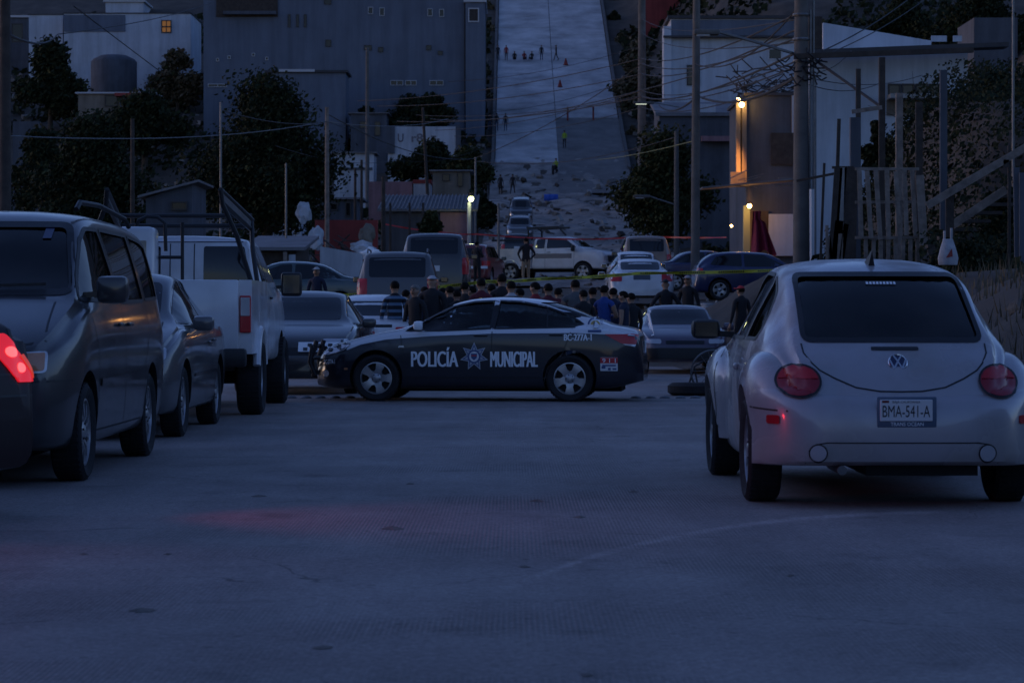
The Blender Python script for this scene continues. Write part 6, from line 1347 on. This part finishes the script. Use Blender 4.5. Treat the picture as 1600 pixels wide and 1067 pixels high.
def person(label, x, y, H=1.72, rz=0., shirt='black', trousers='jean', pose='stand', hair=M['hair'], cap=None, short=False, z=None, build=1., group=None, headturn=0., vest=None):
    k = H / 1.75; g = ground(x, y) if z is None else z; t = thing('person', label, 'person', (x, y, g), R(rz), group)
    V = []; E = []; Rr = []; part = []
    def add(p, r, par=None, tg=0):
        V.append(Vector(p) * k); Rr.append((r[0] * k, r[1] * k) if isinstance(r, tuple) else (r * k, r * k)); part.append(tg)
        if par is not None: E.append((par, len(V) - 1))
        return len(V) - 1
    B = build; sit = pose == 'sit'; dz = -.72 if sit else 0
    pel = add((0, 0, .95 + dz), (.145 * B, .105 * B), None, 1); s1 = add((0, .0, 1.13 + dz), (.135 * B, .10 * B), pel, 0); ch = add((0, .01, 1.32 + dz), (.16 * B, .11 * B), s1, 0); up_ = add((0, 0, 1.45 + dz), (.11 * B, .08), ch, 0)
    nk = add((0, .01, 1.535 + dz), .052, up_, 2); hb = add((0, .025, 1.60 + dz), (.066, .078), nk, 2); hm = add((0, .025, 1.665 + dz), (.074, .092), hb, 2); ht = add((0, .01, 1.725 + dz), (.052, .062), hm, 2)
    nose = add((0, .125, 1.635 + dz), .013, hm, 2)
    for sx in (-1, 1):
        add((sx * .088, .01, 1.64 + dz), (.010, .022), hm, 2)
        sh = add((sx * .165 * B, 0, 1.425 + dz), .062 * B, up_, 0)
        if pose == 'crossed': el, wr, pa = (sx * .25, .05, 1.16), (sx * -.03, .22, 1.20), (sx * -.12, .20, 1.21)
        elif pose == 'phone' and sx > 0: el, wr, pa = (.25, .10, 1.20), (.14, .24, 1.44), (.12, .25, 1.53)
        elif pose == 'hip' : el, wr, pa = (sx * .34, -.05, 1.18), (sx * .20, .06, 1.00), (sx * .15, .11, .97)
        elif sit: el, wr, pa = (sx * .25, .12, 1.20), (sx * .16, .34, 1.16), (sx * .12, .40, 1.13)
        else: el, wr, pa = (sx * .235 * B, -.02, 1.15), (sx * .25 * B, .06, .91), (sx * .25 * B, .085, .83)
        dzv = Vector((0, 0, dz)); e_ = add(Vector(el) + dzv, .043, sh, 2 if short else 0); w_ = add(Vector(wr) + dzv, .028, e_, 2 if short else 0); p_ = add(Vector(pa) + dzv, (.036, .020), w_, 2)
        dr = (Vector(pa) - Vector(wr)).normalized(); sd = dr.cross(Vector((0, 1, 0.2))).normalized()
        for fi in range(4):
            o = sd * (.026 - .0175 * fi); L_ = (.062, .072, .068, .052)[fi]; a = add(Vector(pa) + dzv + o + dr * .04, .0095, p_, 2); b = add(Vector(pa) + dzv + o + dr * (.04 + L_ * .55) + Vector((0, .006, 0)), .0085, a, 2); add(Vector(pa) + dzv + o + dr * (.04 + L_) + Vector((-sx * .008, .014, 0)), .007, b, 2)
        a = add(Vector(pa) + dzv - sd * -.035 * sx + Vector((0, .022, 0)), .011, p_, 2); add(Vector(pa) + dzv + sd * .045 * sx + dr * .035 + Vector((0, .03, 0)), .009, a, 2)
        if sit:
            hp = add((sx * .10, .05, .90 + dz), .088, pel, 1); kn = add((sx * .16, .42, 1.10 + dz), .06, hp, 1); an = add((sx * .14, .48, .80 + dz), .042, kn, 1); add((sx * .14, .62, .755 + dz), (.04, .03), an, 3)
        else:
            st = .06 if pose == 'walk' else 0; hp = add((sx * .092, 0, .885), .086 * B, pel, 1); kn = add((sx * .105, .03 + sx * st * 2, .49), .060, hp, 1); an = add((sx * .115, -.01 + sx * st * 4 - (st > 0 and sx < 0) * .05, .085), .043, kn, 1); add((sx * .13, .13 + sx * st * 4, .04), (.042, .032), an, 3)
    me = bpy.data.meshes.new('body'); me.from_pydata(V, E, []); o = bpy.data.objects.new('body', me); COL.objects.link(o)
    md = o.modifiers.new('s', 'SKIN'); md.use_smooth_shade = True; sb = o.modifiers.new('u', 'SUBSURF'); sb.levels = 1
    for v, r in zip(me.skin_vertices[0].data, Rr): v.radius = r; v.use_root = False
    me.skin_vertices[0].data[0].use_root = True
    nm = evaluated(o); bpy.data.objects.remove(o); nm.name = 'body'
    for mm in (CL[shirt], CL[trousers], M['skin'], M['shoe'], CL[vest] if vest else CL[shirt]): nm.materials.append(mm)
    segs = [(V[a], V[b], part[b], Rr[b][0]) for a, b in E]; mi = []
    for p in nm.polygons:
        c_ = p.center; best = None
        for a, b, tg, r in segs:
            ab = b - a; tt = max(0, min(1, (c_ - a).dot(ab) / max(1e-9, ab.length_squared))); ds = (c_ - a - ab * tt).length - r
            if best is None or ds < best[0]: best = (ds, tg)
        tg = best[1]
        if not sit and tg in (0, 1) and abs(c_.x) < .2 * k: tg = 0 if c_.z > .93 * k else 1
        if vest and tg == 0 and c_.z > 1.0 * k + dz * k: tg = 4
        mi.append(tg)
    nm.polygons.foreach_set('material_index', mi); nm.update(); o = link(bpy.data.objects.new('body', nm), t)
    hz = (1.672 + dz) * k; hx = .025 * k
    mb = MB()
    def shell(r, zmin, ymax, mt, name):
        m_ = MB(); n, q = 16, 10; vs = []
        for i in range(q + 1):
            a = math.pi * .66 * i / q
            for j in range(n):
                b = 6.283 * j / n; v = Vector((r[0] * math.sin(a) * math.cos(b), r[1] * math.sin(a) * math.sin(b), r[2] * math.cos(a)))
                if v.y > ymax * k and v.z < zmin * k: v.z = zmin * k
                v *= 1 + .04 * noise.noise(v * 60 + Vector((x, y, 0))); vs.append((v.x, v.y + .012 * k, v.z + hz))
        m_.add(vs, [(i * n + j, (i + 1) * n + j, (i + 1) * n + (j + 1) % n, i * n + (j + 1) % n) for i in range(q) for j in range(n)]); return m_.build(name, mt, t, True)
    if hair: shell((.084 * k, .104 * k, .093 * k), .03, .035, hair, 'hair')
    if cap:
        oc = shell((.090 * k, .111 * k, .097 * k), .035, -1, cap, 'cap')
        MB().rbox((0, .135 * k, hz + .035 * k), (.15 * k, .13 * k, .014), .006, 1).build('brim', cap, oc)
    f = MB()
    for sx in (-1, 1): f.ball((sx * .032 * k, .103 * k, hz - .005), (.014 * k, .010 * k, .008 * k), 8, 5)
    f.ball((0, .100 * k, hz - .075 * k), (.026 * k, .012 * k, .006 * k), 8, 5); f.build('face_features', M['hair'], t)
    return t
WH = mat('white cap cloth', (.42, .42, .43), .8); RC = mat('red cap cloth', (.38, .015, .02), .7); GH = mat('grey hair', (.14, .13, .12), .7); DC = mat('dark cap cloth', (.014, .014, .018), .7); TC = mat('pale cap cloth', (.30, .28, .28), .8)
def pp(px, top, d, **k):
    x = X(px, d); g = ground(x, d); k['H'] = (Z(top, d) - g) / 1.012
    return lambda lab: person(lab, x, d, **k)
CG = 'crowd behind the police sedan'
pp(617, 438, 43.6, shirt='stripe', trousers='black', rz=8, group=CG)('person in a blue and black striped shirt, leftmost of the crowd')
pp(649, 444, 43.2, shirt='black', trousers='black', rz=150, hair=GH, group=CG)('person with short grey hair and black jacket beside the striped shirt')
pp(675, 430, 45.0, shirt='black', trousers='black', rz=-10, cap=WH, hair=None, build=1.15, group=CG)('broad person in a pale cap and black jacket')
pp(703, 446, 47, shirt='black', trousers='black', rz=20, group=CG, pose='crossed')('person in black in the dark gap right of the pale cap')
pp(726, 440, 46, shirt='black', trousers='jean', rz=-25, group=CG)('person in black next to the maroon and white shirt')
pp(752, 434, 45, shirt='maroonw', trousers='jean', rz=5, group=CG)('person in a maroon top with a white band')
pp(784, 427, 46, shirt='black', trousers='black', rz=0, group=CG)('tall dark haired person behind the white striped shirt')
pp(799, 438, 44, shirt='bw', trousers='jean', rz=15, group=CG)('person in a white striped dark shirt at the police car roof')
pp(837, 440, 45, shirt='red', trousers='jean', rz=60, group=CG, short=True)('person in a bright red shirt, left of two in red')
pp(857, 442, 44, shirt='maroon', trousers='jean', rz=10, group=CG)('person in a dark maroon shirt, right of two in red')
pp(899, 436, 44, shirt='grey', trousers='jean', rz=0, group=CG, short=True, build=1.12)('person in a grey t-shirt right of the maroon shirt')
pp(926, 448, 45, shirt='black', trousers='black', rz=-15, group=CG)('person in black between the grey and the blue shirt')
pp(944, 445, 44, shirt='blue', trousers='jean', rz=-30, group=CG, short=True, pose='crossed')('person in a blue shirt')
pp(975, 454, 43.5, shirt='navy', trousers='black', rz=70, group=CG, short=True)('person with dark hair in navy at the police car trunk')
for a, tp, d_, sh_, ps_, rz_, lab in ((634, 452, 46.5, 'black', 'stand', -20, 'dark person half hidden between the striped shirt and the grey hair'), (664, 447, 47.5, 'navy', 'crossed', 30, 'dark person peering past the left side of the pale cap'), (691, 449, 48, 'black', 'stand', -40, 'dark person close behind the right shoulder of the pale cap'), (714, 452, 45, 'black', 'hip', 15, 'shorter person in black in the front row between the pale cap and the maroon top'),
                                  (738, 446, 48, 'navy', 'stand', 60, 'dark person just left of the maroon top with the white band'), (768, 443, 47.5, 'black', 'crossed', -10, 'dark person between the maroon top and the tall dark haired person'), (813, 450, 46, 'black', 'stand', 45, 'dark person just right of the white striped shirt'), (872, 449, 46.5, 'maroon', 'stand', -30, 'person in a dark red top behind the right shoulder of the maroon shirt'),
                                  (912, 452, 43.4, 'black', 'crossed', 25, 'shorter dark person leaning in right of the grey t-shirt'), (958, 449, 46, 'navy', 'phone', -20, 'dark person raising a hand behind the blue shirt'), (987, 457, 45.5, 'black', 'stand', 40, 'dark person at the far right of the crowd beside the purple sedan')):
    pp(a, tp, d_, shirt=sh_, trousers='black', rz=rz_, group=CG, pose=ps_, build=random.uniform(.95, 1.15))(lab)
pp(1040, 436, 56, shirt='black', trousers='black', rz=10, cap=DC, hair=None, pose='hip')('officer in black with a dark cap in front of the white coupe')
pp(1075, 430, 57, shirt='black', trousers='black', rz=160, cap=TC, hair=None)('person in dark clothes and pale cap between coupe and blue hatchback')
pp(1158, 446, 47, shirt='black', trousers='black', rz=30, cap=RC)('person in a red cap and black shirt left of the silver rounded car')
pp(495, 417, 61, shirt='navy', trousers='jean', rz=170, cap=WH, hair=None)('person in a white cap standing before the teal sedan')
pp(822, 371, 108, shirt='black', trousers='tan', rz=25, pose='hip', build=1.1)('person in black shirt and tan trousers before the white police pickup')
pp(745, 377, 99, shirt='black', trousers='black', rz=-40, build=1.1, pose='crossed')('dark figure standing in front of the red emergency vehicle')
SG = 'people sitting and standing on the upper street'
for i, (a, tp, ps, rz_, lab) in enumerate(((778, 72, 'stand', 180, 'dark standing person at the left end of the row on the upper street'), (791, 77, 'stand', 170, 'person in a reddish top, second in the row on the upper street'), (804, 80, 'sit', 180, 'single seated person in the row on the upper street'), (819, 80, 'sit', 190, 'seated person in a red top in the row on the upper street'), (831, 77, 'sit', 160, 'seated dark person next to the red top on the upper street'),
                                    (846, 76, 'stand', 180, 'person standing alone right of the seated row'), (869, 73, 'walk', 90, 'person walking near the red traffic cone'))):
    d = 283; x = X(a, d); person(lab, x, d, 1.7 if ps != 'sit' else 1.75, rz_, 'red' if i in (1, 3) else 'black', 'black' if i != 5 else 'jean', ps, z=P(d) + .15, group=SG)
d = 318
person('distant person highest up on the upper street', X(843, d), d, 1.7, 180, 'black', 'black', 'walk', z=P(d) + .15)
for a, d, lab in ((765, 252, 'dark person at the left kerb of the street, left of three'), (776, 252, 'dark person at the left kerb of the street, middle of three'), (790, 252, 'dark person at the left kerb of the street, right of three')): person(lab, X(a, d), d, 1.75, 20, 'black', 'jean', group='three people at the left kerb', z=ground(X(a, d), d) + .3)
for a, lab in ((762, 'dark person on the dirt below the kerb, left of three'), (782, 'dark person on the dirt below the kerb, middle of three'), (801, 'dark person on the dirt below the kerb, right of three')): person(lab, X(a, 228), 228, 1.8, -20, 'black', 'black', 'stand' if a != 801 else 'walk', group='three people on the dirt')
person('person in a bright yellow vest on the dark patch, upper one', X(882, 246), 246, 1.7, 160, 'grey', 'black', 'stand', vest='yellow', cap=DC, z=P(246) + .1)
t = person('rider in a yellow vest sitting on the motorcycle on the slope', X(869, 236), 236, 1.8, 150, 'black', 'black', 'sit', vest='yellow', cap=DC, z=P(236) + .55)
t = thing('motorcycle', 'dark motorcycle under the yellow vested rider on the dirt slope', 'motorcycle', (X(867, 236.2), 236.2, P(236.2)), R(75)); wmb = MB().lathe([(.22, -.05), (.31, -.06), (.33, 0), (.31, .06), (.22, .05)], 18, closed=True); wm_ = wmb.mesh('wheel', M['tyre'], True)
for sx in (-.68, .68): o = link(bpy.data.objects.new('wheel', wm_), t); o.location = (sx, 0, .33)
MB().rbox((-.1, 0, .62), (.9, .26, .28), .08, 2).rbox((-.35, 0, .80), (.6, .24, .1), .04, 2).rbox((.2, 0, .82), (.45, .28, .22), .08, 2).build('frame', M['black'], t, True); MB().tube([(.68, 0, .33), (.45, 0, .95), (.40, 0, 1.05)], .04, 6).tube([(.38, -.36, 1.08), (.42, 0, 1.05), (.38, .36, 1.08)], .02, 6).build('fork', M['steel'], t, True)
person('dark figure by the right kerb below the street lamp', X(978, 215), 215, 1.7, 10, 'red', 'black', 'stand')
t = thing('dirt_bike', 'dark motorcycle parked at the right side of the street', 'motorcycle', (X(990, 232), 232, ground(X(990, 232), 232)), R(10))
for sx in (-.68, .68): o = link(bpy.data.objects.new('wheel', wm_), t); o.location = (sx, 0, .33)
MB().rbox((-.1, 0, .62), (.9, .26, .28), .08, 2).rbox((.2, 0, .82), (.45, .28, .22), .08, 2).build('frame', M['black'], t, True); MB().tube([(.68, 0, .33), (.42, 0, 1.0)], .04, 6).build('fork', M['steel'], t, True)
